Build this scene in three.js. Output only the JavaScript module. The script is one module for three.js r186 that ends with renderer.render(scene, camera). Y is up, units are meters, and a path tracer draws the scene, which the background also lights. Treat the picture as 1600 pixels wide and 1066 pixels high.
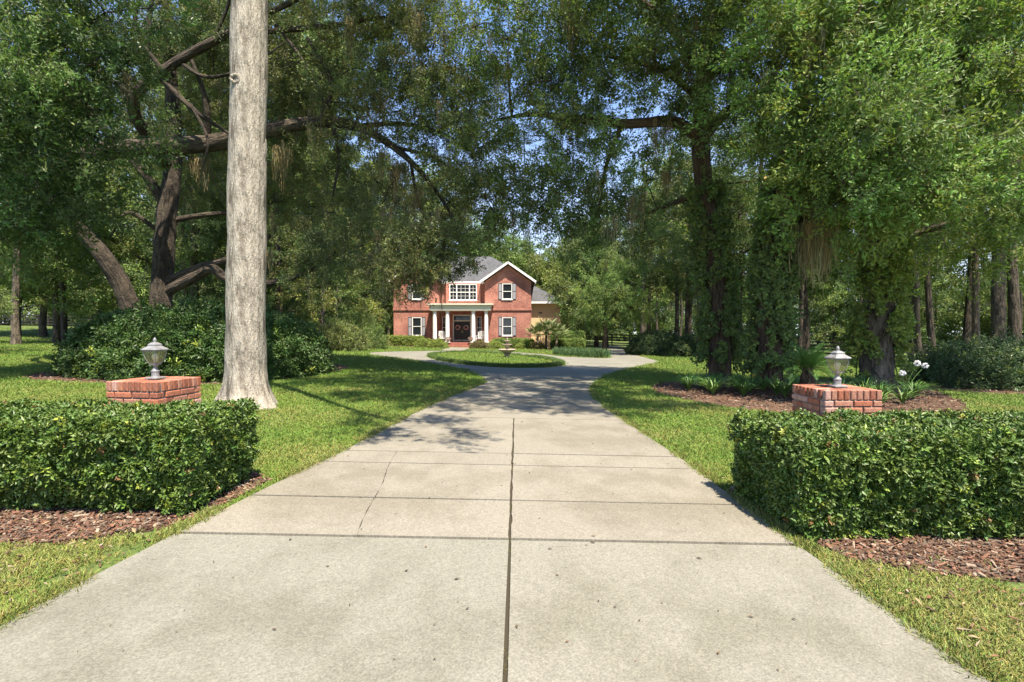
import * as THREE from 'three';
import { mergeGeometries } from 'three/addons/utils/BufferGeometryUtils.js';
import { TessellateModifier } from 'three/addons/modifiers/TessellateModifier.js';
import { createNoise3D } from 'simplex-noise';

// ------------------------------------------------------------------ camera, sky, sun, exposure
const scene = new THREE.Scene();
const EYE = 1.65;
const camera = new THREE.PerspectiveCamera(67.35, 1600 / 1066, 0.05, 900);
camera.position.set(0, EYE, 0);
camera.lookAt(0, EYE - 0.02625 * 100, -100);
const SUN = new THREE.Vector3(0.2, 1, 0.42).normalize();
{ // clear summer air: deep blue overhead, paler towards the horizon, whiter round the sun
  const W = 256, H = 128, data = new Float32Array(W * H * 4), zen = [0.05, 0.13, 0.35], mid = [0.075, 0.21, 0.54], low = [0.72, 0.8, 0.85];
  for (let j = 0; j < H; j++) for (let i = 0; i < W; i++) {
    const el = ((j + 0.5) / H - 0.5) * Math.PI, az = ((i + 0.5) / W - 0.5) * 2 * Math.PI, up = Math.max(0, Math.sin(el)), c = Math.cos(az) * Math.cos(el) * SUN.x + Math.sin(el) * SUN.y + Math.sin(az) * Math.cos(el) * SUN.z;
    const a = Math.exp(-up * 4.6), b = Math.min(1, up * 1.15), glow = 0.25 * Math.pow(Math.max(0, c), 12) + 0.06 * Math.pow(Math.max(0, c), 3);
    for (let k = 0; k < 3; k++) data[(j * W + i) * 4 + k] = (mid[k] + (zen[k] - mid[k]) * b) * (1 - a) + low[k] * a + glow;
    data[(j * W + i) * 4 + 3] = 1;
  }
  const t = new THREE.DataTexture(data, W, H, THREE.RGBAFormat, THREE.FloatType); t.mapping = THREE.EquirectangularReflectionMapping; t.magFilter = t.minFilter = THREE.LinearFilter; t.needsUpdate = true;
  scene.background = t; scene.environment = t;
}
const sun = new THREE.DirectionalLight(0xfff2df, 5);
sun.name = 'sun';
sun.position.copy(SUN).multiplyScalar(120).add(new THREE.Vector3(0, 0, -30));
sun.target.position.set(0, 0, -30);
sun.castShadow = true;
sun.shadow.mapSize.set(4096, 4096);
Object.assign(sun.shadow.camera, { left: -70, right: 70, top: 70, bottom: -70, near: 1, far: 260 });
scene.add(sun, sun.target);
const renderer = new THREE.WebGLRenderer({ antialias: true });
renderer.setSize(1024, 682);
renderer.toneMapping = THREE.LinearToneMapping;
renderer.toneMappingExposure = 2.4;
renderer.shadowMap.enabled = true;

// ------------------------------------------------------------------ helpers
function rng(seed) { let s = seed | 0; return () => { s = (s + 0x6d2b79f5) | 0; let t = Math.imul(s ^ (s >>> 15), 1 | s); t = (t + Math.imul(t ^ (t >>> 7), 61 | t)) ^ t; return ((t ^ (t >>> 14)) >>> 0) / 4294967296; }; }
const N3 = createNoise3D(rng(11));
const V = (x, y, z) => new THREE.Vector3(x, y, z);
const clamp = (v, a, b) => Math.min(b, Math.max(a, v));
const ss = (a, b, v) => { const t = clamp((v - a) / (b - a), 0, 1); return t * t * (3 - 2 * t); };
const gauss = (r) => (r() + r() + r() + r() - 2) * 0.86;
// the lie of the land at x metres right of and d metres ahead of the gate: falls gently to the right and towards the house, rises to the far left
function G(x, d) {
  return -0.02 * clamp(x, -80, 80) - 0.3 * ss(22, 48, d) + 0.95 * ss(25, 48, -x) * ss(42, 60, d) - 0.25 * ss(15, 40, x);
}
const used = {};
function numbered(n) { const k = used[n] = (used[n] ?? -1) + 1; return k ? `${n}_${String(k).padStart(3, '0')}` : n; }
function tag(o, label, category, group, kind) { Object.assign(o.userData, { label, category }); if (group) o.userData.group = group; if (kind) o.userData.kind = kind; return o; }
function thing(name, label, category, [x, y, z] = [0, 0, 0], turn = 0, group) {
  const o = new THREE.Group(); o.name = numbered(name); o.position.set(x, y, z); o.rotation.y = turn; scene.add(o);
  return tag(o, label, category, group);
}
function part(name, geo, mat, parent, kind) {
  const m = new THREE.Mesh(geo, mat); m.name = name; m.castShadow = m.receiveShadow = true; if (kind) m.userData.kind = kind; parent.add(m); return m;
}
function structure(name, geo, mat, label) { const m = part(numbered(name), geo, mat, scene, 'structure'); if (label) m.userData.label = label; return m; }
function instanced(name, geo, mat, list, parent, kind = 'stuff') {
  const im = new THREE.InstancedMesh(geo, mat, list.length); im.name = name; im.castShadow = im.receiveShadow = true;
  const c = new THREE.Color();
  list.forEach((e, i) => { im.setMatrixAt(i, e.m); im.setColorAt(i, c.setRGB(e.c[0], e.c[1], e.c[2])); });
  if (kind) im.userData.kind = kind; parent.add(im); return im;
}
const box = (w, h, d, x = 0, y = 0, z = 0) => new THREE.BoxGeometry(w, h, d).translate(x, y, z);
const cyl = (a, b, h, x = 0, y = 0, z = 0, n = 20) => new THREE.CylinderGeometry(a, b, h, n).translate(x, y, z);
const merge = (l) => mergeGeometries(l.map((g) => { const k = g.index ? g.toNonIndexed() : g; for (const n of Object.keys(k.attributes)) if (!['position', 'normal', 'uv'].includes(n)) k.deleteAttribute(n); return k; }));
function lathe(pts, n = 28) { return new THREE.LatheGeometry(pts.map(([r, y]) => new THREE.Vector2(r, y)), n); }
// a box whose edges are cut off at c
function chamferBox(w, h, d, c) {
  const X = w / 2, Y = h / 2, Z = d / 2, pts = [], P = (x, y, z) => pts.push(x, y, z);
  const quad = (a, b, e, f) => { P(...a); P(...b); P(...e); P(...a); P(...e); P(...f); };
  const face = (ax) => { for (const s of [-1, 1]) {
    const m = (u, v) => { const k = [0, 0, 0], dim = [X, Y, Z]; k[ax] = s * dim[ax]; k[(ax + 1) % 3] = u * (dim[(ax + 1) % 3] - c); k[(ax + 2) % 3] = v * (dim[(ax + 2) % 3] - c); return k; };
    const q = [m(-1, -1), m(1, -1), m(1, 1), m(-1, 1)]; if (s < 0) q.reverse(); quad(...q);
  } };
  [0, 1, 2].forEach(face);
  const dim = [X, Y, Z];
  for (let ax = 0; ax < 3; ax++) for (const s of [-1, 1]) for (const t of [-1, 1]) {
    const b = (ax + 1) % 3, e = (ax + 2) % 3, m = (onB, end) => { const k = [0, 0, 0]; k[ax] = end * (dim[ax] - c); k[b] = s * (dim[b] - (onB ? 0 : c)); k[e] = t * (dim[e] - (onB ? c : 0)); return k; };
    const q = [m(1, -1), m(1, 1), m(0, 1), m(0, -1)]; if (s * t > 0) q.reverse(); quad(...q);
  }
  for (const s of [-1, 1]) for (const t of [-1, 1]) for (const u of [-1, 1]) {
    const q = [[s * X, t * (Y - c), u * (Z - c)], [s * (X - c), t * Y, u * (Z - c)], [s * (X - c), t * (Y - c), u * Z]]; if (s * t * u < 0) q.reverse(); q.forEach((k) => P(...k));
  }
  const g = new THREE.BufferGeometry(); g.setAttribute('position', new THREE.Float32BufferAttribute(pts, 3)); g.computeVertexNormals();
  const uv = [], nn = g.attributes.normal, pp = g.attributes.position;
  for (let i = 0; i < pp.count; i++) { const ax = Math.abs(nn.getX(i)), ay = Math.abs(nn.getY(i)), az = Math.abs(nn.getZ(i)); uv.push(...(az >= ax && az >= ay ? [pp.getX(i), pp.getY(i)] : ax >= ay ? [pp.getZ(i), pp.getY(i)] : [pp.getX(i), pp.getZ(i)])); }
  g.setAttribute('uv', new THREE.Float32BufferAttribute(uv, 2));
  return g;
}
// a tube along points [x, y, z, radius]
function limb(P, sides, steps, rough = 0.06, seed = 0, flare = 0) {
  const curve = new THREE.CatmullRomCurve3(P.map((p) => V(p[0], p[1], p[2])), false, 'centripetal');
  const pos = [], uv = [], idx = []; let prev = null, n0 = V(1, 0, 0), run = 0;
  for (let i = 0; i <= steps; i++) {
    const t = i / steps, c = curve.getPoint(t), tg = curve.getTangent(t), k = t * (P.length - 1), a = Math.min(P.length - 2, Math.floor(k)), f = k - a;
    const r = P[a][3] * (1 - f) + P[a + 1][3] * f;
    n0.addScaledVector(tg, -n0.dot(tg)); if (n0.lengthSq() < 1e-4) n0.set(0, 0, 1).addScaledVector(tg, -tg.z); n0.normalize();
    const b = V().crossVectors(tg, n0); if (prev) run += prev.distanceTo(c); prev = c.clone();
    for (let j = 0; j <= sides; j++) {
      const an = j / sides * Math.PI * 2, cs = Math.cos(an), sn = Math.sin(an);
      const q = 1 + rough * (N3(c.x * 1.1 + cs * 1.3, c.y * 0.9 + seed, c.z * 1.1 + sn * 1.3) + 0.5 * N3(c.x * 4 + cs * 3, c.y * 2.4 + seed, c.z * 4 + sn * 3));
      const root = flare ? 1 + flare * Math.pow(Math.max(0, 1 - run / 1.1), 2.6) * (0.75 + 0.55 * Math.sin(an * 5 + seed)) : 1;
      const R = r * q * root;
      pos.push(c.x + (n0.x * cs + b.x * sn) * R, c.y + (n0.y * cs + b.y * sn) * R, c.z + (n0.z * cs + b.z * sn) * R);
      uv.push(j / sides * Math.max(1, Math.round(Math.PI * 2 * P[0][3] * 1.2)), run * 1.2);
    }
  }
  const w = sides + 1;
  for (let i = 0; i < steps; i++) for (let j = 0; j < sides; j++) { const a = i * w + j; idx.push(a, a + 1, a + w, a + 1, a + w + 1, a + w); }
  const g = new THREE.BufferGeometry(); g.setAttribute('position', new THREE.Float32BufferAttribute(pos, 3)); g.setAttribute('uv', new THREE.Float32BufferAttribute(uv, 2)); g.setIndex(idx); g.computeVertexNormals();
  const nm = g.attributes.normal;   // one normal on both sides of the seam
  for (let i = 0; i <= steps; i++) { const a = i * w, b = a + sides, n = V(nm.getX(a) + nm.getX(b), nm.getY(a) + nm.getY(b), nm.getZ(a) + nm.getZ(b)).normalize(); nm.setXYZ(a, n.x, n.y, n.z); nm.setXYZ(b, n.x, n.y, n.z); }
  return g;
}
function inside(poly, x, d) { let c = false; for (let i = 0, j = poly.length - 1; i < poly.length; j = i++) { const [xi, yi] = poly[i], [xj, yj] = poly[j]; if ((yi > d) !== (yj > d) && x < (xj - xi) * (d - yi) / (yj - yi) + xi) c = !c; } return c; }
function smoothClosed(pts, n = 90) { return new THREE.CatmullRomCurve3(pts.map(([x, d]) => V(x, 0, d)), true, 'centripetal').getPoints(n).slice(0, -1).map((p) => [p.x, p.z]); }
// a sheet with that outline (x, d), laid on the land with its top at lift and an edge going down
function sheet(poly, lift, drop, holes = [], cell = 0.9) {
  const sh = new THREE.Shape(poly.map(([x, d]) => new THREE.Vector2(x, d)));
  for (const h of holes) sh.holes.push(new THREE.Path(h.map(([x, d]) => new THREE.Vector2(x, d))));
  let g = new THREE.ShapeGeometry(sh).toNonIndexed(); g = new TessellateModifier(cell, 9).modify(g);
  const p = g.attributes.position, pos = [], uv = [], T = (x, d, h) => { pos.push(x, G(x, d) + h, -d); uv.push(x, d); };
  for (let i = 0; i < p.count; i += 3) { const q = [0, 1, 2].map((k) => [p.getX(i + k), p.getY(i + k)]); const ar = (q[1][0] - q[0][0]) * (q[2][1] - q[0][1]) - (q[2][0] - q[0][0]) * (q[1][1] - q[0][1]); if (ar < 0) q.reverse(); q.forEach(([x, d]) => T(x, d, lift)); }
  for (const ring of [poly, ...holes]) for (let i = 0; i < ring.length; i++) { const a = ring[i], b = ring[(i + 1) % ring.length]; T(...a, lift); T(...b, lift); T(...b, lift - drop); T(...a, lift); T(...b, lift - drop); T(...a, lift - drop); }
  const o = new THREE.BufferGeometry(); o.setAttribute('position', new THREE.Float32BufferAttribute(pos, 3)); o.setAttribute('uv', new THREE.Float32BufferAttribute(uv, 2)); o.computeVertexNormals(); return o;
}
// ------------------------------------------------------------------ textures (colour, grain and fine relief only)
function tileNoise(n, cells, seed) {   // value noise that repeats, with cells [across, up]
  const r = rng(seed), [cx, cy] = cells, t = Float32Array.from({ length: cx * cy }, () => r()), out = new Float32Array(n * n);
  for (let y = 0; y < n; y++) { const fy = y / n * cy, y0 = Math.floor(fy), b = fy - y0, v = b * b * (3 - 2 * b), r0 = y0 % cy * cx, r1 = (y0 + 1) % cy * cx;
    for (let x = 0; x < n; x++) { const fx = x / n * cx, x0 = Math.floor(fx), a = fx - x0, u = a * a * (3 - 2 * a), x1 = (x0 + 1) % cx; x; out[y * n + x] = (t[r0 + x0] * (1 - u) + t[r0 + x1] * u) * (1 - v) + (t[r1 + x0] * (1 - u) + t[r1 + x1] * u) * v; } }
  return out;
}
function layers(n, list, seed) { const o = new Float32Array(n * n); list.forEach(([cx, cy, a], i) => { const t = tileNoise(n, [cx, cy], seed + i * 7); for (let k = 0; k < o.length; k++) o[k] += (t[k] - 0.5) * a; }); return o; }
const enc = (v) => { v = clamp(v, 0, 1); return 255 * (v <= 0.0031308 ? 12.92 * v : 1.055 * Math.pow(v, 1 / 2.4) - 0.055); };
function texture(n, f, repeat, srgb = true) {
  const a = new Uint8Array(n * n * 4);
  for (let i = 0; i < n * n; i++) { const c = f(i % n, (i / n) | 0, i); for (let k = 0; k < 3; k++) a[i * 4 + k] = srgb ? enc(c[k]) : clamp(c[k], 0, 1) * 255; a[i * 4 + 3] = 255; }
  const t = new THREE.DataTexture(a, n, n); t.wrapS = t.wrapT = THREE.RepeatWrapping; t.magFilter = THREE.LinearFilter; t.minFilter = THREE.LinearFilter; if (srgb) t.colorSpace = THREE.SRGBColorSpace; t.repeat.set(repeat[0], repeat[1]); t.needsUpdate = true; return t;
}
const mix3 = (a, b, t) => [a[0] + (b[0] - a[0]) * t, a[1] + (b[1] - a[1]) * t, a[2] + (b[2] - a[2]) * t];
const std = (o) => new THREE.MeshStandardMaterial({ roughness: 0.9, side: THREE.DoubleSide, ...o });
const lin = (r, g, b) => new THREE.Color().setRGB(r, g, b);
// concrete with exposed aggregate, worn and stained
const cN = 1024, cBig = layers(cN, [[3, 3, 1], [7, 6, 0.8], [17, 15, 0.5], [40, 44, 0.3]], 31), cFine = layers(cN, [[300, 300, 0.8], [512, 512, 1.1], [120, 120, 0.3]], 47), cSpot = tileNoise(cN, [420, 420], 99);
const concreteMap = texture(cN, (x, y, i) => {
  const b = cBig[i], f = cFine[i]; let c = mix3([0.218, 0.207, 0.172], [0.172, 0.162, 0.128], ss(-0.3, 0.7, b)); const k = 1 + 0.38 * f; c = [c[0] * k, c[1] * k, c[2] * k];
  if (cSpot[i] > 0.93) c = mix3(c, [0.42, 0.4, 0.35], 0.45); if (cSpot[i] < 0.06) c = mix3(c, [0.16, 0.13, 0.1], 0.55); return c;
}, [0.36, 0.36]);
const concreteBump = texture(cN, (x, y, i) => { const v = 0.5 + 0.4 * cFine[i] + 0.1 * cBig[i]; return [v, v, v]; }, [0.36, 0.36], false);
const M = {};
M.concrete = [[0.93, 0.955, 0.92], [0.97, 0.98, 0.95], [1.07, 1.04, 1.0], [1.03, 1.0, 0.96]].map((t) => std({ color: lin(...t), map: concreteMap, bumpMap: concreteBump, bumpScale: 0.0035, roughness: 0.93 }));
// ground under the turf, seen between blades: thatch and green runners
const gN = 512, gBig = layers(gN, [[4, 4, 1], [9, 9, 0.8], [23, 23, 0.6]], 5), gFine = layers(gN, [[120, 120, 0.8], [256, 256, 1]], 6);
const turfMap = texture(gN, (x, y, i) => { const c = mix3([0.075, 0.115, 0.02], [0.15, 0.13, 0.05], ss(0.0, 0.75, gBig[i])), k = 1 + 0.55 * gFine[i]; return [c[0] * k, c[1] * k, c[2] * k]; }, [0.16, 0.16]);
const turfBump = texture(gN, (x, y, i) => { const v = 0.5 + 0.5 * gFine[i]; return [v, v, v]; }, [0.16, 0.16], false);
M.turf = std({ map: turfMap, bumpMap: turfBump, bumpScale: 0.03, roughness: 1 });
const soilMap = texture(gN, (x, y, i) => { const c = mix3([0.06, 0.032, 0.018], [0.12, 0.07, 0.038], clamp(0.5 + gBig[i], 0, 1)), k = 1 + 0.7 * gFine[i]; return [c[0] * k, c[1] * k, c[2] * k]; }, [0.5, 0.5]);
M.soil = std({ map: soilMap, bumpMap: turfBump, bumpScale: 0.02, roughness: 1 });
M.jointDirt = std({ color: lin(0.042, 0.034, 0.02), roughness: 1 });
function bark(dark, light, seed, stretch, depth, rep = [0.5, 0.5], fine = 0.75, patch = 0.4) {
  const n = 512, a = layers(n, [[14 * stretch | 0, 5, 1], [40, 13, 0.8], [100, 40, 0.5], [200, 120, 0.4]], seed), big = layers(n, [[3, 3, 1], [8, 7, 0.7]], seed + 3);
  const map = texture(n, (x, y, i) => { const t = clamp(0.5 + fine * a[i] + patch * big[i], 0, 1); return mix3(dark, light, t); }, rep);
  const bump = texture(n, (x, y, i) => { const v = clamp(0.5 + 0.7 * a[i], 0, 1); return [v, v, v]; }, rep, false);
  return std({ map, bumpMap: bump, bumpScale: depth, roughness: 0.95 });
}
M.barkPale = bark([0.14, 0.116, 0.084], [0.47, 0.42, 0.34], 61, 1.2, 0.028, [1, 0.7], 0.65, 0.8);
M.barkOak = bark([0.024, 0.019, 0.014], [0.115, 0.09, 0.064], 71, 2, 0.06);
M.barkGrey = bark([0.05, 0.04, 0.03], [0.24, 0.19, 0.14], 81, 2, 0.05);
M.barkRed = bark([0.04, 0.027, 0.018], [0.17, 0.11, 0.068], 91, 2, 0.05);
M.twig = std({ color: lin(0.07, 0.052, 0.036) });
// leaves: their own green comes with each copy
const leafMat = (o = {}) => new THREE.MeshPhysicalMaterial({ color: 0xffffff, roughness: 1, transmission: 0.35, thickness: 0, clearcoat: 0.35, clearcoatRoughness: 0.3, side: THREE.DoubleSide, ...o });
M.leaf = leafMat(); M.leafFar = leafMat({ vertexColors: true, transmission: 0.42, clearcoat: 0.25 }); M.hedgeLeaf = std({ color: 0xffffff, roughness: 0.5 });
M.blade = std({ color: 0xffffff, roughness: 0.7 }); M.moss = std({ color: 0xffffff, roughness: 1 });
M.chip = std({ color: 0xffffff, roughness: 0.85 });
// ------------------------------------------------------------------ foliage shapes
function fromTriangles(pos) { const g = new THREE.BufferGeometry(); g.setAttribute('position', new THREE.Float32BufferAttribute(pos, 3)); g.computeVertexNormals(); return g; }
function leafTriangles(out, base, dir, up, L, W, fold) {   // a leaf creased along its midrib
  const side = V().crossVectors(dir, up).normalize(), n = V().crossVectors(side, dir).normalize(), tip = base.clone().addScaledVector(dir, L), mid = base.clone().addScaledVector(dir, L * 0.45);
  const a = mid.clone().addScaledVector(side, W / 2).addScaledVector(n, fold * W), b = mid.clone().addScaledVector(side, -W / 2).addScaledVector(n, fold * W);
  for (const p of [base, a, tip, base, tip, b]) out.push(p.x, p.y, p.z);
}
const unit = (r) => { const z = r() * 2 - 1, a = r() * Math.PI * 2, q = Math.sqrt(1 - z * z); return V(q * Math.cos(a), z, q * Math.sin(a)); };
function spray(seed, n, len, L, W, spread = 0.8) {   // a twig with leaves, growing along +y from the origin
  const r = rng(seed), out = [], bend = V(gauss(r) * 0.3, 0, gauss(r) * 0.3);
  for (let i = 0; i < n; i++) {
    const t = 0.1 + 0.9 * i / n, side = V(gauss(r), 0, gauss(r)).multiplyScalar(len * 0.22), base = V(bend.x * t * t * len, t * len, bend.z * t * t * len).add(side);
    const an = i * 2.4 + r(), dir = V(Math.cos(an) * spread, 0.35 + r() * 0.7, Math.sin(an) * spread).normalize();
    leafTriangles(out, base, dir, unit(r), L * (0.7 + r() * 0.6), W * (0.8 + r() * 0.4), 0.18);
  }
  const w = len * 0.011; for (const p of [[-w, 0, 0], [w, 0, 0], [bend.x * len, len, bend.z * len], [0, 0, -w], [0, 0, w], [bend.x * len, len, bend.z * len]]) out.push(...p);   // the twig itself
  return fromTriangles(out);
}
function tuft(seed, n, rad, h, w, lean = 0.5) {   // upright blades, each bent once
  const r = rng(seed), out = [];
  for (let i = 0; i < n; i++) {
    const a = r() * 6.283, q = Math.sqrt(r()) * rad, b = V(Math.cos(a) * q, 0, Math.sin(a) * q), k = h * (0.5 + r() * 0.7), l = V(gauss(r) * lean, 0, gauss(r) * lean), s = V(Math.cos(a * 3 + 1), 0, Math.sin(a * 3 + 1)).multiplyScalar(w / 2);
    const m = b.clone().addScaledVector(l, k * 0.35).setY(k * 0.6), t = b.clone().addScaledVector(l, k).setY(k * (1 - 0.25 * l.length()));
    const b0 = b.clone().sub(s), b1 = b.clone().add(s), m0 = m.clone().addScaledVector(s, -0.8), m1 = m.clone().addScaledVector(s, 0.8);
    for (const p of [b0, b1, m1, b0, m1, m0, m0, m1, t]) out.push(p.x, p.y, p.z);
  }
  return fromTriangles(out);
}
function mossBundle(seed) {   // hanging grey strands from the origin down
  const r = rng(seed), out = [];
  for (let i = 0; i < 26; i++) {
    let p = V(gauss(r) * 0.13, -r() * 0.15, gauss(r) * 0.13); const w = 0.004 + r() * 0.006, a = r() * 3.14, s = V(Math.cos(a) * w, 0, Math.sin(a) * w), L = 0.2 + r() * r() * 1.0;
    for (let k = 0; k < 6; k++) { const q = V(p.x + gauss(r) * 0.05, p.y - L / 6, p.z + gauss(r) * 0.05), f = 1 - k / 7; for (const e of [p.clone().sub(s), p.clone().addScaledVector(s, f), q.clone().add(s), p.clone().sub(s), q.clone().add(s), q.clone().sub(s)]) out.push(e.x, e.y, e.z); p = q; }
  }
  return fromTriangles(out);
}
const SPRAY = [1, 2, 3, 4].map((s) => spray(s * 13, 22, 0.42, 0.085, 0.034));
const SPRAY_BIG = [5, 6, 7].map((s) => spray(s * 17, 20, 0.95, 0.21, 0.1));
const CLUSTER = [1, 2, 3, 4, 5].map((s) => spray(s * 29, 13, 0.06, 0.031 + 0.003 * s % 0.009, 0.019, 1.1));
const BUSH = [1, 2, 3].map((s) => spray(s * 31, 18, 0.22, 0.075, 0.032, 1));
const IVY = [1, 2, 3].map((s) => spray(s * 37, 12, 0.2, 0.085, 0.075, 1.3));
const MOSS = [1, 2, 3].map((s) => mossBundle(s * 41));
const TUFT = [1, 2, 3, 4].map((s) => tuft(s * 43, 16, 0.075, 0.06, 0.006, 0.9));
// a mass of many sprays, about one branch end of the crown; each leaf a little different in tone
function clumpOf(sprays, seed, per, rad, size, droop = -0.15, dry = 0.012) {
  const r = rng(seed), pos = [], col = [], v = V(), base = sprays.map((g) => g.attributes.position);
  let tc = V(), te = V(0, 1, 0);
  for (let k = 0; k < per; k++) {
    if (k % 5 === 0) { te = unit(r); const w = (0.35 + 0.65 * Math.cbrt(r())) * rad; tc = V(te.x * w, te.y * w * 0.62, te.z * w); }   // a fresh twig end
    const p = tc.clone().addScaledVector(unit(r), rad * 0.17 * Math.cbrt(r())), dir = te.clone().lerp(unit(r), 0.5).add(V(0, droop, 0)).normalize(), m = place(p, dir, r() * 6.28, size * (0.75 + r() * 0.5)), b = base[(r() * base.length) | 0], kk = 1 + (r() - 0.5) * 0.4;
    for (let i = 0; i < b.count; i += 6) { const q = kk * (0.75 + r() * 0.5), w2 = (r() - 0.5) * 0.3, c = i === b.count - 6 ? [0.75, 0.36, 0.9] : r() < dry ? [1.5, 0.75, 0.8] : [q * (1 + w2), q, q * (1 - w2 * 0.5)]; for (let j = 0; j < 6; j++) { v.fromBufferAttribute(b, i + j).applyMatrix4(m); pos.push(v.x, v.y, v.z); col.push(...c); } }
  }
  const g = fromTriangles(pos); g.setAttribute('color', new THREE.Float32BufferAttribute(col, 3)); return g;
}
const Y = V(0, 1, 0), QQ = new THREE.Quaternion(), Q2 = new THREE.Quaternion();
function place(p, dir, roll, s) {
  QQ.setFromUnitVectors(Y, dir); Q2.setFromAxisAngle(Y, roll); QQ.multiply(Q2);
  return new THREE.Matrix4().compose(p, QQ, typeof s === 'number' ? V(s, s, s) : s);
}
const CLUMP_NEAR = [1, 2, 3, 4, 5, 6].map((s) => clumpOf(SPRAY, s * 61, 36, 0.85, 1.32));
const CLUMP_THIN = [1, 2, 3, 4, 5, 6].map((s) => clumpOf(SPRAY, s * 67, 38, 0.95, 1.12));
const CLUMP_MID = [1, 2, 3, 4].map((s) => clumpOf(SPRAY, s * 71, 30, 1.0, 1.5));
const CLUMP_FAR = [1, 2, 3, 4, 5].map((s) => clumpOf(SPRAY_BIG, s * 73, 26, 1.05, 0.9));
const CLUMP_DISTANT = [1, 2, 3, 4].map((s) => clumpOf(SPRAY_BIG, s * 79, 34, 1.9, 1.5));
function tint(c, r, v = 0.3) { const k = 1 + (r() - 0.5) * 2 * v, w = (r() - 0.5) * 0.35; return [c[0] * k * (1 + w), c[1] * k, c[2] * k * (1 - w * 0.6)]; }
const GREEN = {  oak: [0.135, 0.205, 0.03], bright: [0.175, 0.27, 0.038], deep: [0.1, 0.185, 0.028], olive: [0.165, 0.205, 0.042], far: [0.15, 0.228, 0.033], azalea: [0.052, 0.105, 0.018], hedge: [0.082, 0.14, 0.02], lime: [0.24, 0.31, 0.04] };

// a tree: paths are [[x, y, d, radius], ...] (first the trunk), puffs [x, y, d, rx, ry, rd, clumps], all in metres; d is the distance ahead of the gate
function tree(o) {
  const r = rng(o.seed), [bx, , bd] = o.paths[0][0], by = G(bx, bd);
  const t = thing(o.name, o.label, 'tree', [bx, by, -bd], 0, o.group);
  const loc = (p) => [p[0] - bx, p[1] - by, -(p[2] - bd), p[3]], nodes = [];
  o.paths.forEach((P, k) => {
    const big = P[0][3] > 0.2, pts = P.map(loc); if (k === 0) pts[0][1] = -0.15;
    part(k ? 'limb' : 'trunk', limb(pts, o.far ? 9 : big ? 22 : 10, (o.far ? 3 : big ? 14 : 7) * (P.length - 1), o.far ? 0.08 : o.rough ?? 0.1, o.seed, k ? 0 : o.flare ?? 0.5), o.bark, t);
    const c = new THREE.CatmullRomCurve3(pts.map((p) => V(p[0], p[1], p[2])), false, 'centripetal');
    for (let i = k ? 1 : 4; i <= 10; i++) nodes.push([c.getPoint(i / 10), 0.03]);
  });
  const lists = o.geos.map(() => []), twigs = [], moss = MOSS.map(() => []);
  for (const [x, y, d, rx, ry, rd, n] of o.puffs) {
    const C = V(x - bx, y - by, -(d - bd));
    for (let i = 0; i < n; i++) {
      const u = unit(r), q = 0.45 + 0.55 * Math.cbrt(r()), cc = C.clone().add(V(u.x * rx * q, u.y * ry * q, u.z * rd * q));
      if (cc.y + by < (o.floor ?? 1.2)) continue;
      let best = nodes[0], bl = 1e9; for (const nd of nodes) { const l = nd[0].distanceToSquared(cc); if (l < bl) { bl = l; best = nd; } }
      const a = best[0], m = a.clone().lerp(cc, 0.55).add(V(gauss(r), gauss(r) + 0.5, gauss(r)).multiplyScalar(Math.sqrt(bl) * 0.12));
      const wr = o.far ? 0.035 : Math.min(best[1] * 2 + 0.004, 0.012 + 0.014 * Math.sqrt(bl));
      if (o.twigs !== 0 && bl < 10 && i % (o.twigs ?? 1) === 0) twigs.push(limb([[a.x, a.y, a.z, wr], [m.x, m.y, m.z, wr * 0.65], [cc.x, cc.y, cc.z, wr * 0.25]], 4, 6, 0, 1));
      nodes.push([cc, 0.01]);
      const cr = (0.7 + r() * 0.6) * (o.scale ?? 1);
      lists[(r() * lists.length) | 0].push({ m: place(cc, V(gauss(r) * 0.25, 1, gauss(r) * 0.25).normalize(), r() * 6.28, V(cr * (0.85 + r() * 0.3), cr * (0.8 + r() * 0.3), cr)), c: tint(o.green, r, 0.3) });
      if (r() < (o.moss ?? 0)) { const n2 = 1 + (r() * 2 | 0); for (let k = 0; k < n2; k++) { const s = 0.5 + r() * 0.5; moss[(r() * 3) | 0].push({ m: place(cc.clone().add(V(gauss(r) * 0.4, -0.2, gauss(r) * 0.4)), Y, r() * 6.28, V(s, s * (0.9 + r()), s)), c: tint([0.26, 0.23, 0.13], r, 0.2) }); } }
    }
  }
  for (const [x, y, d, s] of o.mossAt ?? []) for (let k = 0; k < 10; k++) { const w = s * (0.4 + r() * 0.5); moss[(r() * 3) | 0].push({ m: place(V(x - bx + gauss(r) * 0.35, y - by + gauss(r) * 0.25, -(d - bd) + gauss(r) * 0.35), Y, r() * 6.28, V(w, w * (1 + r() * 0.6), w)), c: tint([0.26, 0.22, 0.11], r, 0.2) }); }
  if (twigs.length) part('branches', merge(twigs), o.far ? M.twig : o.bark, t, 'stuff');
  lists.forEach((l, i) => l.length && instanced('crown', o.geos[i], o.leaf ?? M.leafFar, l, t));
  moss.forEach((l, i) => l.length && instanced('spanish_moss', MOSS[i], M.moss, l, t));
  return t;
}
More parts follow.
